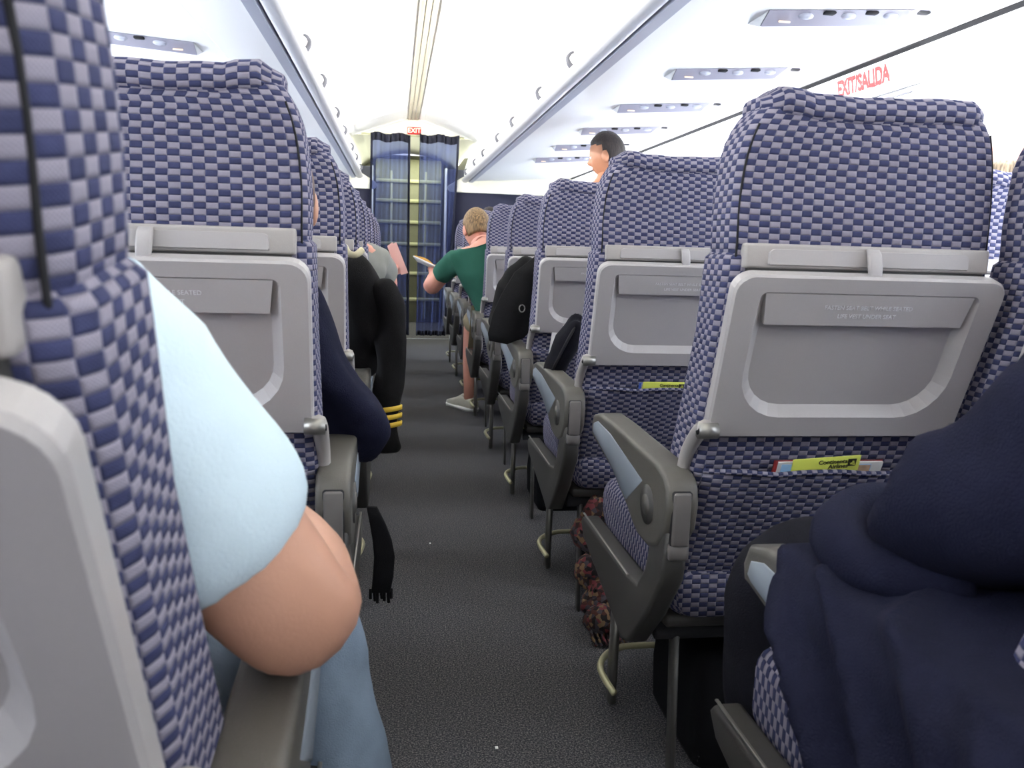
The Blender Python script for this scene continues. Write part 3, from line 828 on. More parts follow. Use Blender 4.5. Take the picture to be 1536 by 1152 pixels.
# ============================================================ THINGS IN THE POCKETS
def card(x, y, z, w_, h, tilt, lean, lab, letters=True):
    root = empty('safety_card', lab, 'card', (x, y, z)); root.rotation_euler = (R(lean), R(tilt), 0)
    bb = B(); bb.box(-w_ / 2, w_ / 2, -.0012, .0012, -.03, h, .0008, 1); bb.obj('card_sheet', YEL, root, (0, 0, 0))
    for i, s_ in enumerate(('Continental', 'Airlines')):
        sz = .0108
        t = text(s_, sz, INK, root, frame((.012 + (.009 if i else 0), -.0016, h - .009 - .009 * i), (1, 0, 0), (0, 0, 1)), extrude=.0002, bold=.0002)
    # globe mark: dark square with pale arcs
    bb = B(); cx, cz = w_ / 2 - .014, h - .012
    bb.box(cx - .0068, cx + .0068, -.0018, -.001, cz - .0068, cz + .0068); lg = bb.obj('globe_mark', INK, root, (0, 0, 0))
    bb = B()
    for r_ in (.003, .0058, .0086):
        bb.tube([(cx + .0058 - r_ * math.cos(a), -.002, cz - .0058 + r_ * math.sin(a)) for a in [PI / 2 * k / 6 for k in range(1, 6)] if r_ * math.cos(a) < .012], .0005, 5, 1)
    for a in (.5, 1.05):
        bb.tube([(cx + .0058, -.002, cz - .0058), (cx + .0058 - .0112 * math.cos(a), -.002, cz - .0058 + .0112 * math.sin(a))], .0004, 5, 1)
    bb.obj('globe_lines', YEL, lg, (0, 0, 0))
    return root
card(.683, 1.205, .643, .115, .025, -3.5, 20, 'yellow airline card tucked in the nearest seat pocket on the right')
card(.675, 1.991, .640, .115, .022, 0, 20, 'yellow airline card in the pocket of the second seat ahead')
def magazine(x, y, z, w_, h, lab, spine, cover, lean=20, tilt=0, photo=False):
    root = empty('magazine', lab, 'magazine', (x, y, z)); root.rotation_euler = (R(lean), R(tilt), 0)
    bb = B(); bb.box(-w_ / 2 + .003, w_ / 2, -.0018, .0018, -.05, h - .002); bb.obj('pages', PAPER, root, (0, 0, 0))
    bb = B(); bb.box(-w_ / 2, w_ / 2 + .001, .0018, .003, -.052, h, .0004, 1); bb.box(-w_ / 2, -w_ / 2 + .005, -.003, .003, -.052, h, .0004, 1); bb.obj('back_cover', spine, root, (0, 0, 0))
    bb = B(); bb.box(-w_ / 2 + .012, w_ / 2 - (.02 if photo else .002), -.0032, -.0019, -.05, h - .005, .0004, 1); bb.obj('front_cover', cover, root, (0, 0, 0))
    if photo:
        bb = B(); bb.box(w_ / 2 - .05, w_ / 2 - .022, -.0042, -.0033, -.05, h - .006); bb.obj('cover_photo', PHOTO, root, (0, 0, 0))
magazine(.69, 1.212, .638, .185, .022, 'red-edged magazine behind the card in the nearest right pocket', REDM, LBLUE, photo=True)
magazine(.665, 1.998, .634, .11, .024, 'blue booklet behind the card in the second seat pocket ahead', BLUEM, BLUEM)
# folded white papers sticking out of the third-row pocket, right side
root = empty('paper_sheets', 'white papers standing in the third seat pocket on the right', 'papers', (.56, 2.765, .66)); root.rotation_euler = (R(14), R(4), 0)
bb = B(); bb.box(-.035, .015, -.001, .001, -.05, .045); bb.obj('sheet', PAPER, root, (0, 0, 0))
bb = B(); bb.box(0, .045, .002, .004, -.05, .075); bb.obj('sheet', PAPER, root, (0, 0, 0))

# ============================================================ PEOPLE
WRINK = {}
def skin(name, nodes, edges, m, parent, sub=2, extra=None):
    amp, sc = WRINK.get(m.name, (0, 1))
    if amp: sub = 3
    me = bpy.data.meshes.new(name)
    b_ = bmesh.new(); lay = b_.verts.layers.skin.verify()
    vs = []
    for i, n in enumerate(nodes):
        v = b_.verts.new(n[:3]); r_ = n[3]
        v[lay].radius = (r_, r_ if len(n) < 5 else n[4]); v[lay].use_root = (i == 0); vs.append(v)
    for a, c in edges: b_.edges.new((vs[a], vs[c]))
    b_.to_mesh(me); b_.free()
    o = link(name, me, m, None)
    md = o.modifiers.new('skin', 'SKIN'); md.use_smooth_shade = True
    md2 = o.modifiers.new('sub', 'SUBSURF'); md2.levels = sub; md2.render_levels = sub
    dg = bpy.context.evaluated_depsgraph_get()
    me2 = bpy.data.meshes.new_from_object(o.evaluated_get(dg)); me2.name = name
    bpy.data.objects.remove(o)
    if extra:
        b_ = bmesh.new(); b_.from_mesh(me2)
        for e in extra: b_.from_mesh(e)
        b_.to_mesh(me2); b_.free()
    if amp:
        ns = [v.normal.copy() for v in me2.vertices]
        for v, n_ in zip(me2.vertices, ns):
            p = v.co * sc
            q = Vector((p.x * 1.0 + p.z * .7, p.y * .8, p.z * .55 - p.x * .5))
            f = 1 - abs(noise.noise(q)) * 2.4 + .35 * noise.noise(q * 2.3 + Vector((3, 1, 7)))
            v.co += n_ * amp * (f - .6)
    me2.materials.clear(); me2.materials.append(m)
    me2.polygons.foreach_set('use_smooth', [True] * len(me2.polygons))
    return link(name, me2, m, parent)
def chain(n): return [(i, i + 1) for i in range(n - 1)]
def G(d, c, s_): return math.exp(-((d[0] - c[0]) ** 2 + (d[1] - c[1]) ** 2 + (d[2] - c[2]) ** 2) / s_)
def head_mesh(c, yaw, pitch=0, roll=0, k=1.0):
    bb = B()
    def fn(d, p):
        p = p.copy()
        if d.z < 0: p.x *= 1 + .28 * d.z; p.y *= 1 + .10 * d.z
        p.y += .024 * G(d, (0, .98, -.16), .018) + .008 * G(d, (0, .9, -.52), .03) + .006 * G(d, (0, .75, -.75), .04)
        for sx in (-1, 1): p.y -= .010 * G(d, (sx * .36, .9, .02), .03)
        p.y -= .005 * G(d, (0, .93, -.40), .012)
        return p
    bb.ell((0, 0, 0), (.074, .094, .118), 40, 28, fn)
    for sx in (-1, 1):
        bb.ell((sx * .075, -.008, -.012), (.011, .020, .032), 12, 8)
    me = bb.mesh('head')
    Mx = Matrix.Translation(Vector(c)) @ Matrix.Rotation(yaw, 4, 'Z') @ Matrix.Rotation(pitch, 4, 'X') @ Matrix.Rotation(roll, 4, 'Y') @ Matrix.Scale(k, 4)
    me.transform(Mx)
    return me, Mx
def face_bits(root, Mx):
    for sx in (-1, 1):
        bb = B(); bb.ell((sx * .029, .077, .004), (.012, .009, .007), 12, 8); me = bb.mesh('eye'); me.transform(Mx); link('eye', me, PAPER, root)
        bb = B(); bb.ell((sx * .029, .0845, .004), (.005, .0025, .005), 10, 6); me = bb.mesh('iris'); me.transform(Mx); link('iris', me, HAIRD, root)
    bb = B(); bb.tube([(-.022, .0835, -.053), (0, .0905, -.051), (.022, .0835, -.053)], .0035, 8); me = bb.mesh('lips'); me.transform(Mx); link('lips', me, PINK, root)
def hair(root, Mx, m, line=.05, puff=1.07, bald=False, name='hair'):
    """cap of hair: keeps the back and top, face left free"""
    bb = B()
    def fn(d, p):
        front = max(0, d.y) ** .8
        # pull inside the head where the face is
        zc_ = .30 + .25 * front
        k = puff
        if d.y > .05 and d.z < .62 - .25 * (1 - d.y): k = .86
        if d.y <= .05 and d.z < -.55: k = .86
        if abs(d.x) > .8 and d.y > -.15 and d.z < .15: k = .9
        if bald and d.z > .45: k = .9
        k += .012 * math.sin(d.x * 23) * math.cos(d.y * 17 + d.z * 9)
        if d.z < 0: p = Vector((p.x * (1 + .15 * d.z), p.y, p.z))
        return p * k
    bb.ell((0, -.003, .004), (.076, .096, .119), 48, 32, fn)
    me = bb.mesh('hair'); me.transform(Mx)
    return link(name, me, m, root)
def hand_nodes(wr, d, side, up=(0, 0, 1), curl=.5, k=1.0):
    """palm and five fingers growing from wrist point wr along d; returns nodes, edges (index from 0)"""
    d = Vector(d).normalized(); up = Vector(up); s_ = d.cross(up).normalized() * side; n_ = s_.cross(d) * side
    wr = Vector(wr); N = [tuple(wr) + (.026 * k, .020 * k), tuple(wr + d * .045 * k) + (.034 * k, .015 * k), tuple(wr + d * .08 * k) + (.036 * k, .013 * k)]
    E_ = [(0, 1), (1, 2)]
    for j, (o, l) in enumerate(((-.030, .072), (-.010, .082), (.011, .078), (.030, .060))):
        p = wr + d * .088 * k + s_ * o * k; prev = 2
        dirn = d.copy()
        for q in range(3):
            dirn = (dirn - n_ * curl * (.35 + .25 * q)).normalized()
            p = p + dirn * l / 3 * k * (1.1 - .1 * q)
            N.append(tuple(p) + (.0088 * k * (1 - .12 * q),) * 2); E_.append((prev, len(N) - 1)); prev = len(N) - 1
    p = wr + d * .02 * k - s_ * .028 * k; prev = 0
    for q in range(3):
        p = p + (d * .75 - s_ * .55 - n_ * curl * .4 * q).normalized() * .028 * k
        N.append(tuple(p) + (.0105 * k * (1 - .12 * q),) * 2); E_.append((prev, len(N) - 1)); prev = len(N) - 1
    return N, E_
def merge(*parts):
    N = []; E_ = []
    for n, e, join in parts:
        k = len(N); N += n; E_ += [(a + k, c + k) for a, c in e]
        if join is not None: E_.append((join, k))
    return N, E_
def person(name_label, nodes_edges, head=None, skinm=SKIN, hairm=None, clothes=(), bald=False, puff=1.07, faces=True):
    hd = None; ex = []
    if head:
        me, Mx = head_mesh(*head); ex = [me]
    base = nodes_edges[0][0]
    root = empty('person', name_label, 'person', (base[0], base[1], base[2]))
    inv = Matrix.Translation((-base[0], -base[1], -base[2]))
    ob = [skin('body', nodes_edges[0], nodes_edges[1], skinm, None, 2, ex)]
    before = set(COL.objects)
    if head and hairm: hair(None, Mx, hairm, puff=puff, bald=bald)
    if head and faces: face_bits(None, Mx)
    for nm, n, e, m in clothes: skin(nm, n, e, m, None)
    for o in [x for x in COL.objects if x not in before] + ob:
        o.data.transform(inv); o.parent = root
    return root

WRINK.update({'navy_fleece': (.018, 7), 'pale_blue_cotton': (.005, 11), 'jeans': (.006, 12), 'green_cotton': (.009, 9), 'grey_cotton': (.007, 10), 'uniform_black': (.009, 9), 'charcoal_cloth': (.009, 8), 'white_shirt': (.006, 10), 'brown_sleeve': (.007, 10), 'sky_blue_shirt': (.006, 10)})
# 1. foreground left: pale blue T-shirt, bare elbow on the armrest, jeans (first-row left seat)
sh = (-.245, .60, .90); el = (-.070, .655, .695)
bn = [(-.32, .56, .54, .13, .15), (-.32, .57, .72, .125, .14), (-.32, .55, .90, .11, .13), (-.32, .56, 1.0, .05), (-.32, .58, 1.05, .055),
      (-.225, .60, .885, .06), (-.15, .61, .80, .060), (-.102, .606, .735, .060), (-.062, .598, .688, .050), (-.085, .72, .695, .050), (-.115, .84, .690, .034), (-.135, .93, .685, .026),
      (-.42, .60, .93, .055), (-.50, .66, .74, .045), (-.44, .86, .68, .034), (-.40, .93, .68, .026),
      (-.22, .62, .54, .09), (-.12, .98, .55, .058), (-.04, .90, .12, .042), (-.04, .99, .045, .04),
      (-.40, .62, .54, .09), (-.44, 1.02, .55, .058), (-.44, .98, .12, .042), (-.44, 1.06, .045, .04)]
be = [(0, 1), (1, 2), (2, 3), (3, 4), (2, 5), (5, 6), (6, 7), (7, 8), (8, 9), (9, 10), (10, 11), (2, 12), (12, 13), (13, 14), (14, 15), (0, 16), (16, 17), (17, 18), (18, 19), (0, 20), (20, 21), (21, 22), (22, 23)]
hn, he = hand_nodes((-.14, .95, .685), (-.35, 1, -.1), 1, curl=.4)
hn2, he2 = hand_nodes((-.395, .95, .68), (.3, 1, -.1), -1, curl=.4)
N, E_ = merge((bn, be, None), (hn, he, 11), (hn2, he2, 15))
tn = [(-.32, .56, .60, .15, .17), (-.32, .57, .74, .145, .16), (-.31, .56, .88, .13, .15), (-.215, .59, .875, .112), (-.160, .60, .815, .092), (-.098, .612, .728, .083), (-.43, .60, .92, .08), (-.49, .65, .78, .07), (-.32, .57, .97, .07)]
te = [(0, 1), (1, 2), (2, 3), (3, 4), (4, 5), (2, 6), (6, 7), (2, 8)]
jn = [(-.32, .58, .53, .15, .13), (-.20, .68, .555, .098), (-.115, .98, .56, .072), (-.060, .93, .36, .062), (-.03, .88, .10, .058), (-.42, .68, .555, .098), (-.44, 1.02, .56, .072), (-.44, .98, .10, .058)]
je = [(0, 1), (1, 2), (2, 3), (3, 4), (0, 5), (5, 6), (6, 7)]
person('person in pale blue T-shirt and jeans with bare elbow on the nearest left armrest', (N, E_), head=((-.37, .62, 1.12), 0), hairm=HAIRD,
       clothes=(('t_shirt', tn, te, TSHIRT), ('jeans', jn, je, JEANS)))

# 2. navy-jacketed passenger, second-row left seat
bn = [(-.32, 1.40, .54, .13, .15), (-.32, 1.42, .74, .11, .12), (-.30, 1.40, .90, .08, .10), (-.25, 1.40, .97, .05), (-.23, 1.40, 1.0, .05),
      (-.195, 1.43, .89, .035), (-.085, 1.49, .66, .03), (-.14, 1.72, .66, .026), (-.44, 1.43, .89, .035), (-.49, 1.5, .69, .03), (-.42, 1.72, .66, .03),
      (-.23, 1.46, .54, .08), (-.24, 1.86, .56, .05), (-.24, 1.80, .10, .04), (-.24, 1.9, .05, .04), (-.40, 1.46, .54, .08), (-.42, 1.86, .56, .05), (-.42, 1.80, .1, .04), (-.42, 1.9, .05, .04)]
be = [(0, 1), (1, 2), (2, 3), (3, 4), (2, 5), (5, 6), (6, 7), (2, 8), (8, 9), (9, 10), (0, 11), (11, 12), (12, 13), (13, 14), (0, 15), (15, 16), (16, 17), (17, 18)]
hn, he = hand_nodes((-.15, 1.74, .66), (-.3, 1, 0), 1); hn2, he2 = hand_nodes((-.42, 1.74, .66), (.3, 1, 0), -1)
N, E_ = merge((bn, be, None), (hn, he, 7), (hn2, he2, 10))
cn = [(-.32, 1.42, .56, .15, .16), (-.32, 1.43, .74, .14, .15), (-.30, 1.42, .90, .12, .13), (-.190, 1.44, .90, .060), (-.128, 1.47, .79, .060), (-.085, 1.49, .68, .058), (-.045, 1.48, .590, .064), (-.12, 1.62, .665, .055), (-.16, 1.72, .66, .045), (-.44, 1.44, .90, .07), (-.50, 1.50, .70, .06), (-.43, 1.70, .66, .045)]
ce = [(0, 1), (1, 2), (2, 3), (3, 4), (4, 5), (5, 6), (5, 7), (7, 8), (2, 9), (9, 10), (10, 11)]
pn = [(-.32, 1.44, .54, .14, .12), (-.23, 1.5, .55, .09), (-.24, 1.86, .565, .068), (-.24, 1.80, .11, .05), (-.41, 1.5, .55, .09), (-.42, 1.86, .565, .068), (-.42, 1.80, .11, .05)]
pe = [(0, 1), (1, 2), (2, 3), (0, 4), (4, 5), (5, 6)]
person('person in navy jacket with sleeved elbow bulging over the second left armrest', (N, E_), head=((-.205, 1.42, 1.045), R(10), 0, 0, .92), hairm=HAIRR,
       clothes=(('jacket', cn, ce, NAVY), ('trousers', pn, pe, CHAR)))

# 3. pilot jacket with gold stripes, hanging over the third-row left seat side
JX, JY = -.085, 2.30
root = empty('uniform_jacket', 'black uniform jacket with three gold cuff stripes hanging into the aisle', 'jacket', (JX, JY, .95))
def jloc(o, mesh_only=True):
    o.data.transform(Matrix.Translation((-JX, -JY, -.95))); o.parent = root; return o
bn = [(-.16, 2.22, .93, .075, .07), (-.10, 2.26, .88, .09, .085), (-.085, 2.30, .76, .095, .09), (-.10, 2.34, .66, .08, .08), (-.14, 2.40, .60, .06, .06)]
jloc(skin('jacket_body', bn, chain(5), UNIF, None))
sn = [(-.045, 2.23, .90, .045), (-.012, 2.24, .80, .047), (-.012, 2.235, .66, .043), (-.018, 2.23, .54, .040), (-.018, 2.23, .44, .036), (-.018, 2.23, .415, .036)]
jloc(skin('sleeve', sn, chain(6), UNIF, None))
for z in (.543, .521, .499):
    bb = B(); rings = []
    for k2, zz, rad in ((0, z - .007, .0365), (1, z - .006, .0395), (2, z + .006, .0400), (3, z + .007, .037)):
        rings.append([(-.018 + rad * math.cos(t), 2.23 + rad * math.sin(t), zz + .006 * math.cos(t + .6)) for t in [2 * PI * q / 24 for q in range(24)]])
    bb.loft(rings, cap=False); o = bb.obj('cuff_stripe', GOLD, None); jloc(o)
bb = B(); bb.tube([(-.128, 2.19, .972), (-.118, 2.165, .957), (-.100, 2.16, .953), (-.084, 2.175, .966)], .009, 8); jloc(bb.obj('collar_lining', LINING, None))

# 4. grey-shirted passenger holding pink paper, fifth row left
def seated(x, y, lab, sleeve, skinm, hairm, side, elx, ely, elz, headc, yaw, pitch=0, torso=None, legm=CHAR, leg_dx=0, sleeve_full=False, lean=0, wrist=None, bald=False):
    s_ = side   # +1: aisle-side arm is toward +x
    shx = x + s_ * .17 + lean
    wr = wrist or (x + s_ * .05, y + .52, elz + .02)
    bn = [(x, y + .25, .54, .12, .14), (x + lean * .4, y + .27, .74, .115, .14), (x + lean * .8, y + .27, .93, .10, .12), (headc[0] * .5 + (x + lean) * .5, y + .28, 1.02, .05), (headc[0], headc[1] - .01, headc[2] - .09, .05),
          (shx, y + .29, .92, .052), ((shx + elx) / 2, (y + .29 + ely) / 2, (.92 + elz) / 2, .05), (elx, ely, elz, .052), ((elx + wr[0]) / 2, (ely + wr[1]) / 2, (elz + wr[2]) / 2, .038), (wr[0], wr[1], wr[2], .026),
          (x - s_ * .18 + lean, y + .29, .92, .05), (x - s_ * .2, y + .42, .70, .04), (x - s_ * .06, y + .58, .72, .026)]
    be = [(0, 1), (1, 2), (2, 3), (3, 4), (2, 5), (5, 6), (6, 7), (7, 8), (8, 9), (2, 10), (10, 11), (11, 12)]
    k = len(bn)
    bn += [(x + s_ * .09, y + .32, .54, .08), (x + s_ * (.10 + leg_dx), y + .70, .55, .052), (x + s_ * (.10 + leg_dx * 1.2), y + .68, .30, .045), (x + s_ * (.10 + leg_dx * 1.2), y + .66, .10, .034), (x + s_ * (.10 + leg_dx * 1.2), y + .75, .045, .034),
           (x - s_ * .09, y + .32, .54, .08), (x - s_ * .10, y + .70, .55, .052), (x - s_ * .10, y + .66, .10, .036), (x - s_ * .10, y + .75, .045, .034)]
    be += [(0, k), (k, k + 1), (k + 1, k + 2), (k + 2, k + 3), (k + 3, k + 4), (0, k + 5), (k + 5, k + 6), (k + 6, k + 7), (k + 7, k + 8)]
    hn, he = hand_nodes(wr, (Vector(wr) - Vector((elx, ely, elz))), s_); hn2, he2 = hand_nodes((x - s_ * .05, y + .60, .72), (s_ * .2, 1, .2), -s_)
    N, E_ = merge((bn, be, None), (hn, he, 9), (hn2, he2, 12))
    mid = ((shx + elx) / 2, (y + .29 + ely) / 2, (.92 + elz) / 2)
    m2 = (shx * .3 + elx * .7, (y + .29) * .3 + ely * .7, .92 * .3 + elz * .7)
    tn = [(x, y + .26, .56, .14, .155), (x + lean * .4, y + .28, .74, .135, .155), (x + lean * .8, y + .28, .91, .12, .14), (shx, y + .30, .91, .075), mid + (.070,), m2 + (.066,), (x - s_ * .18 + lean, y + .30, .91, .075), (x - s_ * .20, y + .38, .78, .065), (headc[0] * .5 + (x + lean) * .5, y + .28, 1.0, .088)]
    te = [(0, 1), (1, 2), (2, 3), (3, 4), (4, 5), (2, 6), (6, 7), (2, 8)]
    ln = [(x, y + .28, .54, .14, .12), (x + s_ * .09, y + .36, .55, .095), (x + s_ * (.10 + leg_dx), y + .70, .555, .07)]
    le = [(0, 1), (1, 2)]
    if legm is not SHORT: ln += [(x + s_ * (.10 + leg_dx * 1.2), y + .66, .10, .05)]; le += [(2, 3)]
    q = len(ln); ln += [(x - s_ * .09, y + .36, .55, .095), (x - s_ * .10, y + .70, .555, .07)]; le += [(0, q), (q, q + 1)]
    if legm is not SHORT: ln += [(x - s_ * .10, y + .66, .10, .05)]; le += [(q + 1, q + 2)]
    return person(lab, (N, E_), head=(headc, yaw, pitch), skinm=skinm, hairm=hairm, bald=bald, clothes=(('shirt', tn, te, sleeve), ('trousers', ln, le, legm)))
seated(-.30, 3.52, 'person in grey T-shirt, bare forearm reaching into the aisle on the left', GREY, SKIN2, HAIRD, 1, -.035, 3.98, .79, (-.30, 3.83, 1.13), 0, lean=.06, wrist=(-.02, 4.17, .86))
root = empty('newspaper', 'pink paper held out in the aisle by the grey-shirted person', 'newspaper', (.0, 4.22, .90))
bb = B(); bb.prism([(-.02, .09), (.005, .10), (.065, -.05), (.03, -.06)], -.004, .0, 'y'); bb.obj('front_sheet', PINK, root, (0, 0, 0))
bb = B(); bb.prism([(-.04, .08), (-.015, .10), (.04, -.05), (.01, -.06)], .001, .004, 'y'); bb.obj('back_sheet', PINK, root, (0, 0, 0))

# 5. green-shirted reader leaning into the aisle, sixth row right (seat back at 4.28)
seated(.60, 4.30, 'person in green T-shirt leaning into the aisle with a bare elbow out', GREEN, SKIN2, HAIRB, -1, .195, 4.66, .755, (.455, 4.74, 1.085), R(12), R(-28), legm=SHORT, leg_dx=.04, lean=-.10, wrist=(.22, 4.90, .83))
# white sneaker
def sneaker(x, y, lab, rz):
    root = empty('sneaker', lab, 'shoe', (x, y, 0), rz=rz)
    bb = B(); rings = []
    for t, hw, h0, h1 in ((-.13, .028, .012, .06), (-.11, .036, .008, .085), (-.05, .040, .008, .10), (0, .042, .008, .085), (.05, .046, .008, .062), (.10, .046, .008, .048), (.14, .036, .010, .036), (.155, .02, .014, .028)):
        hz = (h1 - h0) / 2; rings.append([(p[0], t, (h0 + h1) / 2 + p[1]) for p in rr(hw, hz, hz * .75 if hz < hw else hw * .8, 4)])
    bb.loft(rings[::-1]); up_ = bb.obj('upper', SHOE, root, (0, 0, 0))
    bb = B(); bb.loft([[(p[0], p[1] + .01, z) for p in rr(.047, .15, .045, 6)] for z in (0, .018)]); bb.obj('sole', PAPER, root, (0, 0, 0))
    for k in range(4):
        bb = B(); y0 = .0 + k * .022; z = .082 - k * .010
        bb.tube([(-.024, y0, z - .006), (0, y0 + .006, z + .004), (.024, y0, z - .006)], .0035, 6); bb.obj('lace', PAPER, up_, (0, 0, 0))
    bb = B(); bb.tube([(.035 * math.cos(t), -.06 + .045 * math.sin(t), .09) for t in [2 * PI * q / 12 for q in range(13)]], .006, 6, 1); bb.obj('collar', SHOE, root, (0, 0, 0))
sneaker(.425, 5.06, 'white sneaker planted beside the seat leg below the green-shirted person', R(28))
sneaker(.70, 5.06, 'white sneaker farther under the seat than its mate', R(-4))
# open book and paper in the reader's hand
root = empty('open_book', 'open book with orange pages held over the aisle by the green-shirted person', 'book', (.235, 4.98, .865), rz=R(-15)); root.rotation_euler = (R(-12), R(22), R(-15))
bb = B(); bb.box(-.13, .13, -.085, .085, -.006, .002, .002, 1); bb.obj('cover', PAPER, root, (0, 0, 0))
for s_ in (-1, 1):
    bb = B(); rings = []
    for j in range(7):
        t = j / 6; x = s_ * (.002 + .122 * t); z = .003 + .014 * math.sin(PI * min(1, t * 1.15) * .9)
        rings.append([(x, -.08, .002), (x, .08, .002), (x, .08, z), (x, -.08, z)])
    bb.loft(rings if s_ < 0 else rings[::-1], smooth=False); bb.obj('page_block', ORANGE, root, (0, 0, 0))
# arm of the passenger ahead in a brown sleeve
seated(.64, 5.09, 'person in brown long sleeves ahead of the green-shirted reader', BROWNS, SKIN2, HAIRD, -1, .36, 5.55, .82, (.60, 5.40, 1.12), 0, lean=-.05, wrist=(.30, 5.75, .84))

# 6. dark-haired man standing among the right seats
bn = [(1.13, 4.45, .86, .12, .10), (1.13, 4.45, 1.05, .12, .10), (1.13, 4.45, 1.27, .12, .10), (1.115, 4.44, 1.36, .055), (1.115, 4.44, 1.42, .05),
      (.94, 4.45, 1.28, .05), (.90, 4.50, 1.03, .04), (.93, 4.66, .86, .028), (1.32, 4.45, 1.28, .05), (1.37, 4.50, 1.03, .04), (1.33, 4.66, .86, .028),
      (1.05, 4.45, .80, .085), (1.05, 4.47, .45, .06), (1.05, 4.45, .08, .04), (1.05, 4.54, .04, .04), (1.22, 4.45, .80, .085), (1.22, 4.47, .45, .06), (1.22, 4.45, .08, .04), (1.22, 4.54, .04, .04)]
be = [(0, 1), (1, 2), (2, 3), (3, 4), (2, 5), (5, 6), (6, 7), (2, 8), (8, 9), (9, 10), (0, 11), (11, 12), (12, 13), (13, 14), (0, 15), (15, 16), (16, 17), (17, 18)]
hn, he = hand_nodes((.935, 4.68, .85), (.1, .6, -.6), -1); hn2, he2 = hand_nodes((1.325, 4.68, .85), (-.1, .6, -.6), 1)
N, E_ = merge((bn, be, None), (hn, he, 7), (hn2, he2, 10))
tn = [(1.13, 4.45, .88, .14, .12), (1.13, 4.45, 1.06, .14, .12), (1.13, 4.45, 1.26, .135, .12), (1.12, 4.45, 1.355, .065), (.945, 4.45, 1.27, .065), (.90, 4.50, 1.04, .055), (.93, 4.65, .88, .042), (1.32, 4.45, 1.27, .065), (1.37, 4.50, 1.04, .055), (1.33, 4.65, .88, .042)]
te = [(0, 1), (1, 2), (2, 3), (2, 4), (4, 5), (5, 6), (2, 7), (7, 8), (8, 9)]
pn = [(1.13, 4.45, .85, .14, .12), (1.05, 4.46, .76, .095), (1.05, 4.47, .45, .075), (1.05, 4.45, .07, .06), (1.22, 4.46, .76, .095), (1.22, 4.47, .45, .075), (1.22, 4.45, .07, .06)]
person('dark-haired person in white shirt standing among the right seats', (N, E_), head=((1.115, 4.45, 1.49), R(62), R(-12)), skinm=SKIN3, hairm=HAIRD,
       clothes=(('shirt', tn, te, SHIRTW), ('trousers', pn, pe, CHAR)))
# 7. balding passenger in the right window seat
seated(1.575, 1.905, 'balding person in sky-blue shirt by the right wall, mostly hidden', SHIRTB, SKIN2, HAIRG, -1, 1.40, 2.25, .70, (1.668, 2.15, 1.20), 0, bald=True)

# 8. right foreground: navy jacket, charcoal legs (first-row right seat)
bn = [(.67, .58, .54, .13, .15), (.67, .58, .74, .10, .12), (.67, .57, .90, .07, .09), (.69, .56, 1.02, .05), (.69, .57, 1.08, .055),
      (.59, .58, .87, .03), (.515, .66, .735, .026), (.60, .76, .62, .035), (.66, .80, .60, .026), (.81, .60, .88, .03), (.85, .68, .72, .026), (.78, .80, .62, .026), (.74, .82, .60, .026),
      (.60, .64, .54, .09), (.54, 1.00, .55, .058), (.52, .96, .12, .042), (.52, 1.05, .045, .04), (.76, .64, .54, .09), (.80, 1.00, .55, .058), (.80, .96, .12, .042), (.80, 1.05, .045, .04)]
be = [(0, 1), (1, 2), (2, 3), (3, 4), (2, 5), (5, 6), (6, 7), (7, 8), (2, 9), (9, 10), (10, 11), (11, 12), (0, 13), (13, 14), (14, 15), (15, 16), (0, 17), (17, 18), (18, 19), (19, 20)]
hn, he = hand_nodes((.665, .81, .595), (.3, .9, -.1), -1); hn2, he2 = hand_nodes((.735, .83, .595), (-.3, .9, -.1), 1)
N, E_ = merge((bn, be, None), (hn, he, 8), (hn2, he2, 12))
cn = [(.67, .58, .58, .15, .17), (.67, .58, .76, .145, .17), (.66, .57, .90, .14, .15), (.585, .57, .855, .095), (.53, .60, .80, .088), (.495, .66, .735, .080), (.57, .76, .680, .062), (.64, .82, .665, .05), (.82, .59, .90, .08), (.85, .68, .72, .07), (.77, .80, .63, .055)]
ce = [(0, 1), (1, 2), (2, 3), (3, 4), (4, 5), (5, 6), (6, 7), (2, 8), (8, 9), (9, 10)]
pn = [(.67, .62, .55, .16, .12), (.60, .70, .56, .11), (.58, .88, .575, .11), (.545, 1.00, .560, .098), (.52, 1.02, .47, .082), (.53, .99, .36, .07), (.53, .95, .12, .062), (.76, .70, .56, .11), (.79, .90, .575, .10), (.80, 1.00, .56, .09), (.80, .95, .12, .062)]
pe = [(0, 1), (1, 2), (2, 3), (3, 4), (4, 5), (5, 6), (0, 7), (7, 8), (8, 9), (9, 10)]
person('person with charcoal trousered knee against the nearest right seat, upper body navy', (N, E_), head=((.70, .60, 1.16), 0), hairm=HAIRD,
       clothes=(('sweatshirt', cn, ce, NAVY), ('trousers', pn, pe, CHAR)))
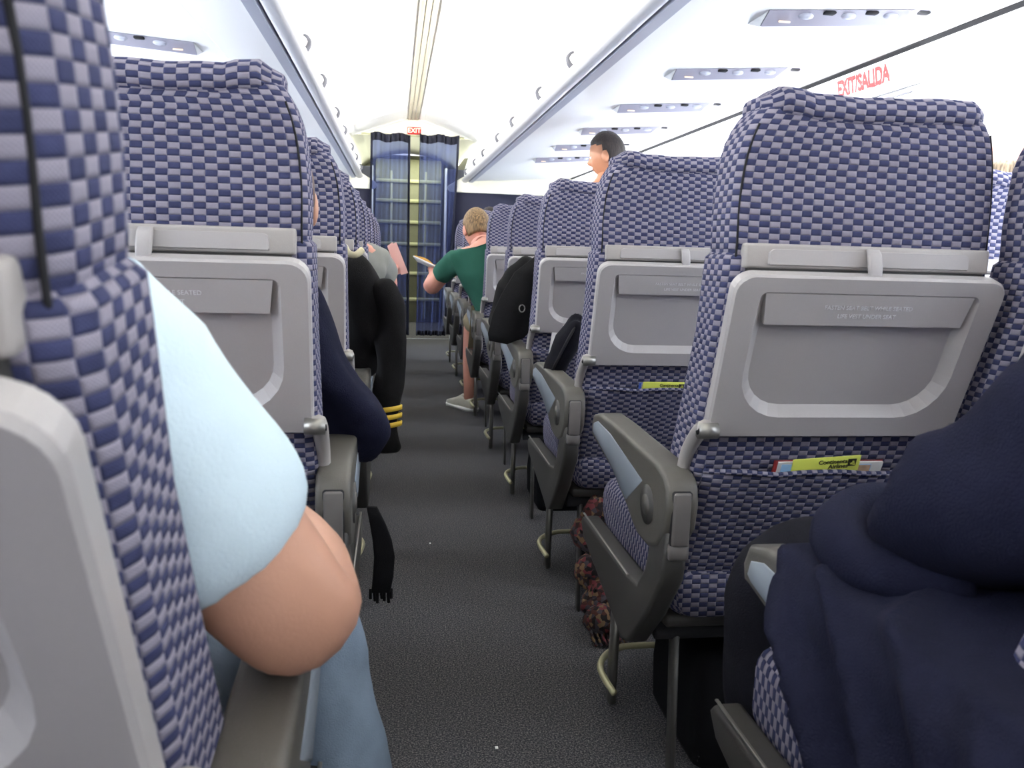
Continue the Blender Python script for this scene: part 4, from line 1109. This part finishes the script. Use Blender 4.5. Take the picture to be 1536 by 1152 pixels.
# navy fleece draped over lap and armrest with deep folds
def drape():
    root = empty('fleece_jacket', 'navy fleece jacket draped over the armrest at the lower right', 'jacket', (.45, .65, .66))
    rows = []
    ny, nt_ = 40, 44
    for i in range(ny + 1):
        v = i / ny; y = .26 + .57 * v
        path = []
        for j in range(nt_ + 1):
            t = j / nt_
            # across: from over the thigh, over the armrest top, down its outer side
            P0 = [(.66, .70), (.58, .685), (.52, .675), (.47, .668), (.42, .666), (.404, .640), (.402, .58), (.404, .50), (.412, .42), (.42, .34)]
            f = t * (len(P0) - 1); a = min(int(f), len(P0) - 2); g = f - a
            x = P0[a][0] + (P0[a + 1][0] - P0[a][0]) * g; z = P0[a][1] + (P0[a + 1][1] - P0[a][1]) * g
            # long folds sweeping from shoulder towards the hem
            fold = math.sin(9 * v + 6.5 * t + 1.0) * .7 + math.sin(19 * v - 6 * t) * .3
            amp = .024 * min(1, t * 2.2)
            rg = 1 - abs(noise.noise(Vector((v * 4.2 + t * 3.0, t * 1.3 - v, 5.3)))) * 3.0
            fold = max(-.35, fold * .5 + rg * 1.3)
            hang = max(0, t - .5) * 2
            x -= amp * (fold + .6) * (.4 + hang)
            z += .010 * fold * (1 - hang) + .012 * max(0, 1 - t * 2)
            yy = y - .44 * v * max(0, t - .42) * (1 + .3 * hang) + (.012 * math.sin(t * 14) if i == ny else 0)
            path.append(Vector((x, yy, z)))
        rows.append(path)
    rings = [r_ + [p + Vector((.006, 0, -.006)) for p in r_[::-1]] for r_ in rows]
    bb = B(); bb.loft([[tuple(p - Vector((.45, .65, .66))) for p in r_] for r_ in rings]); bb.obj('draped_cloth', NAVY, root, (0, 0, 0))
    # rolled collar fold near the elbow
    bb = B(); bb.tube([tuple(Vector(p) - Vector((.45, .65, .66))) for p in ((.60, .84, .70), (.53, .82, .708), (.475, .79, .695), (.455, .74, .685), (.47, .69, .68), (.52, .64, .69))], lambda t: .020 + .012 * math.sin(PI * t), 12); bb.obj('collar_fold', NAVY, root, (0, 0, 0))
drape()

# ============================================================ OTHER THINGS
# black coat over the fourth-row armrest, right
root = empty('black_coat', 'black coat with a round snap draped over an armrest ahead on the right', 'coat', (.43, 3.1, .75))
def bl(o, c): o.data.transform(Matrix.Translation((-c[0], -c[1], -c[2]))); o.parent = root; return o
cn = [(.53, 3.02, .93, .05, .07), (.47, 3.02, .88, .06, .08), (.43, 3.02, .80, .075, .09), (.42, 3.00, .72, .085, .09), (.40, 2.99, .655, .06, .07)]
bl(skin('coat_body', cn, chain(5), UNIF, None), (.43, 3.1, .75))
bb = B(); rings = []
for t, (x0, x1, z) in enumerate(((.50, .56, .965), (.42, .55, .90), (.375, .53, .82), (.345, .50, .75), (.33, .48, .68), (.335, .46, .655))):
    rings.append([(x0, 2.93, z), ((x0 + x1) / 2, 2.905 - .01 * math.sin(t), z - .01), (x1, 2.92, z + .015), (x1, 2.93, z + .015), ((x0 + x1) / 2, 2.917, z - .01), (x0, 2.94, z)])
bb.loft(rings); bl(bb.obj('lapel', UNIF, None), (.43, 3.1, .75))
bb = B(); bb.tube([(.445 + .010 * math.cos(t), 2.9, .775 + .013 * math.sin(t)) for t in [2 * PI * q / 12 for q in range(13)]], .0022, 6, 1); bl(bb.obj('snap', METAL, None), (.43, 3.1, .75))

# dark grey pillow between the second and third rows, right
root = empty('pillow', 'dark grey pillow leaning in the gap behind the third-row seat', 'pillow', (.475, 2.30, .70)); root.rotation_euler = (R(8), R(22), 0)
bb = B(); bb.ell((0, 0, 0), (.034, .055, .105), 24, 16, lambda d, p: Vector((p.x * (1 + .1 * math.sin(d.z * 9)), p.y, p.z * (1 + .12 * abs(d.x)) + .008 * math.sin(d.y * 8)))); bb.obj('pillow_body', CHAR, root, (0, 0, 0))
bb = B(); bb.tube([(-.01, -.03, -.09), (-.015, -.052, -.04), (-.012, -.05, .05), (.0, -.02, .095)], .004, 6); bb.obj('seam', DARK, root, (0, 0, 0))

# multicoloured knit scarf spilling out below the nearest right seat bar
root = empty('knit_scarf', 'brown and red knit scarf bundled on the floor under the second right seat', 'scarf', (.52, 2.10, .0))
sp = [(.50, 2.12, .30), (.54, 2.10, .27), (.50, 2.12, .22), (.53, 2.06, .17), (.49, 2.06, .12), (.53, 2.02, .09), (.49, 2.02, .06), (.55, 1.98, .06), (.50, 1.95, .05), (.56, 1.93, .05), (.62, 2.0, .05)]
bb = B(); bb.tube([(p[0] - .52 + .02, p[1] - 2.10, p[2]) for p in sp], lambda t: .034 + .010 * math.sin(t * 40), 12, 5); bb.obj('scarf_coils', KNIT, root, (0, 0, 0))
for k in range(9):
    bb = B(); x = -.02 + k * .013; bb.tube([(x, -.16, .05), (x - .004, -.19, .03), (x + .004, -.215, .008)], .004, 5, 3); bb.obj('tassel', KNIT, root, (0, 0, 0))

# black bags stowed under seats
def bag(x, y, w_, d, h, lab):
    root = empty('black_bag', lab, 'bag', (x, y, 0))
    bb = B(); rings = []
    for z, k in ((.0, .94), (.02, 1), (h * .5, 1.02), (h - .03, .98), (h, .88)):
        rings.append([(p[0] * k, p[1] * k, z) for p in rr(w_ / 2, d / 2, .03, 4)])
    bb.loft(rings); bb.obj('bag_body', BLACK, root, (0, 0, 0))
    bb = B(); bb.tube([(-.06, 0, h - .005), (-.04, 0, h + .03), (.04, 0, h + .03), (.06, 0, h - .005)], .007, 6); bb.obj('handle', BLACK, root, (0, 0, 0))
    bb = B(); bb.tube([(-w_ * .4, -d * .35, h - .008), (w_ * .4, -d * .35, h - .008)], .003, 6, 1); bb.obj('zip', SHR, root, (0, 0, 0))
bag(.72, 1.52, .30, .28, .22, 'black bag stowed under the nearest full right seat')
bag(.72, 2.32, .30, .28, .22, 'black bag behind the knit scarf under the second right seat')
bag(.70, 3.12, .32, .28, .22, 'black bag under the third right seat')
bag(-.32, 1.56, .32, .28, .22, 'black bag under the left seat ahead of the jeans')

# black strap hanging from the second-row left armrest
root = empty('black_strap', 'black fringed strap hanging beside the second left armrest', 'strap', (-.025, 1.40, .56))
bb = B(); rings = []
for z, x, hw in ((0, -.012, .012), (-.03, -.002, .018), (-.06, .006, .022), (-.09, .010, .024), (-.125, .008, .024), (-.155, .004, .022)):
    rings.append([(x + p[0], p[1] * .5, z - .03) for p in rr(hw * .75, .012, .006, 3)])
bb.loft(rings[::-1]); bb.obj('strap_cloth', BLACK, root, (0, 0, 0))
for k in range(7):
    bb = B(); y = -.014 + k * .006; bb.tube([(y, .0, -.18), (y + .002 * (k % 2), 0, -.198 - .004 * (k % 3))], .0028, 5, 1); bb.obj('fringe', BLACK, root, (0, 0, 0))
# small litter flecks on the carpet
for i, (x, y) in enumerate(((.122, 2.66), (.206, 1.494))):
    bb = B(); bb.box(-.003, .003, -.004, .004, 0, .002, .0006, 1); o = bb.obj('crumb', PAPER, None, (x, y, 0)); tag(o, 'white fleck on the carpet, %s' % ('farther one level with the restraint bar' if i == 0 else 'nearer one at the bottom of the aisle'), 'crumb')
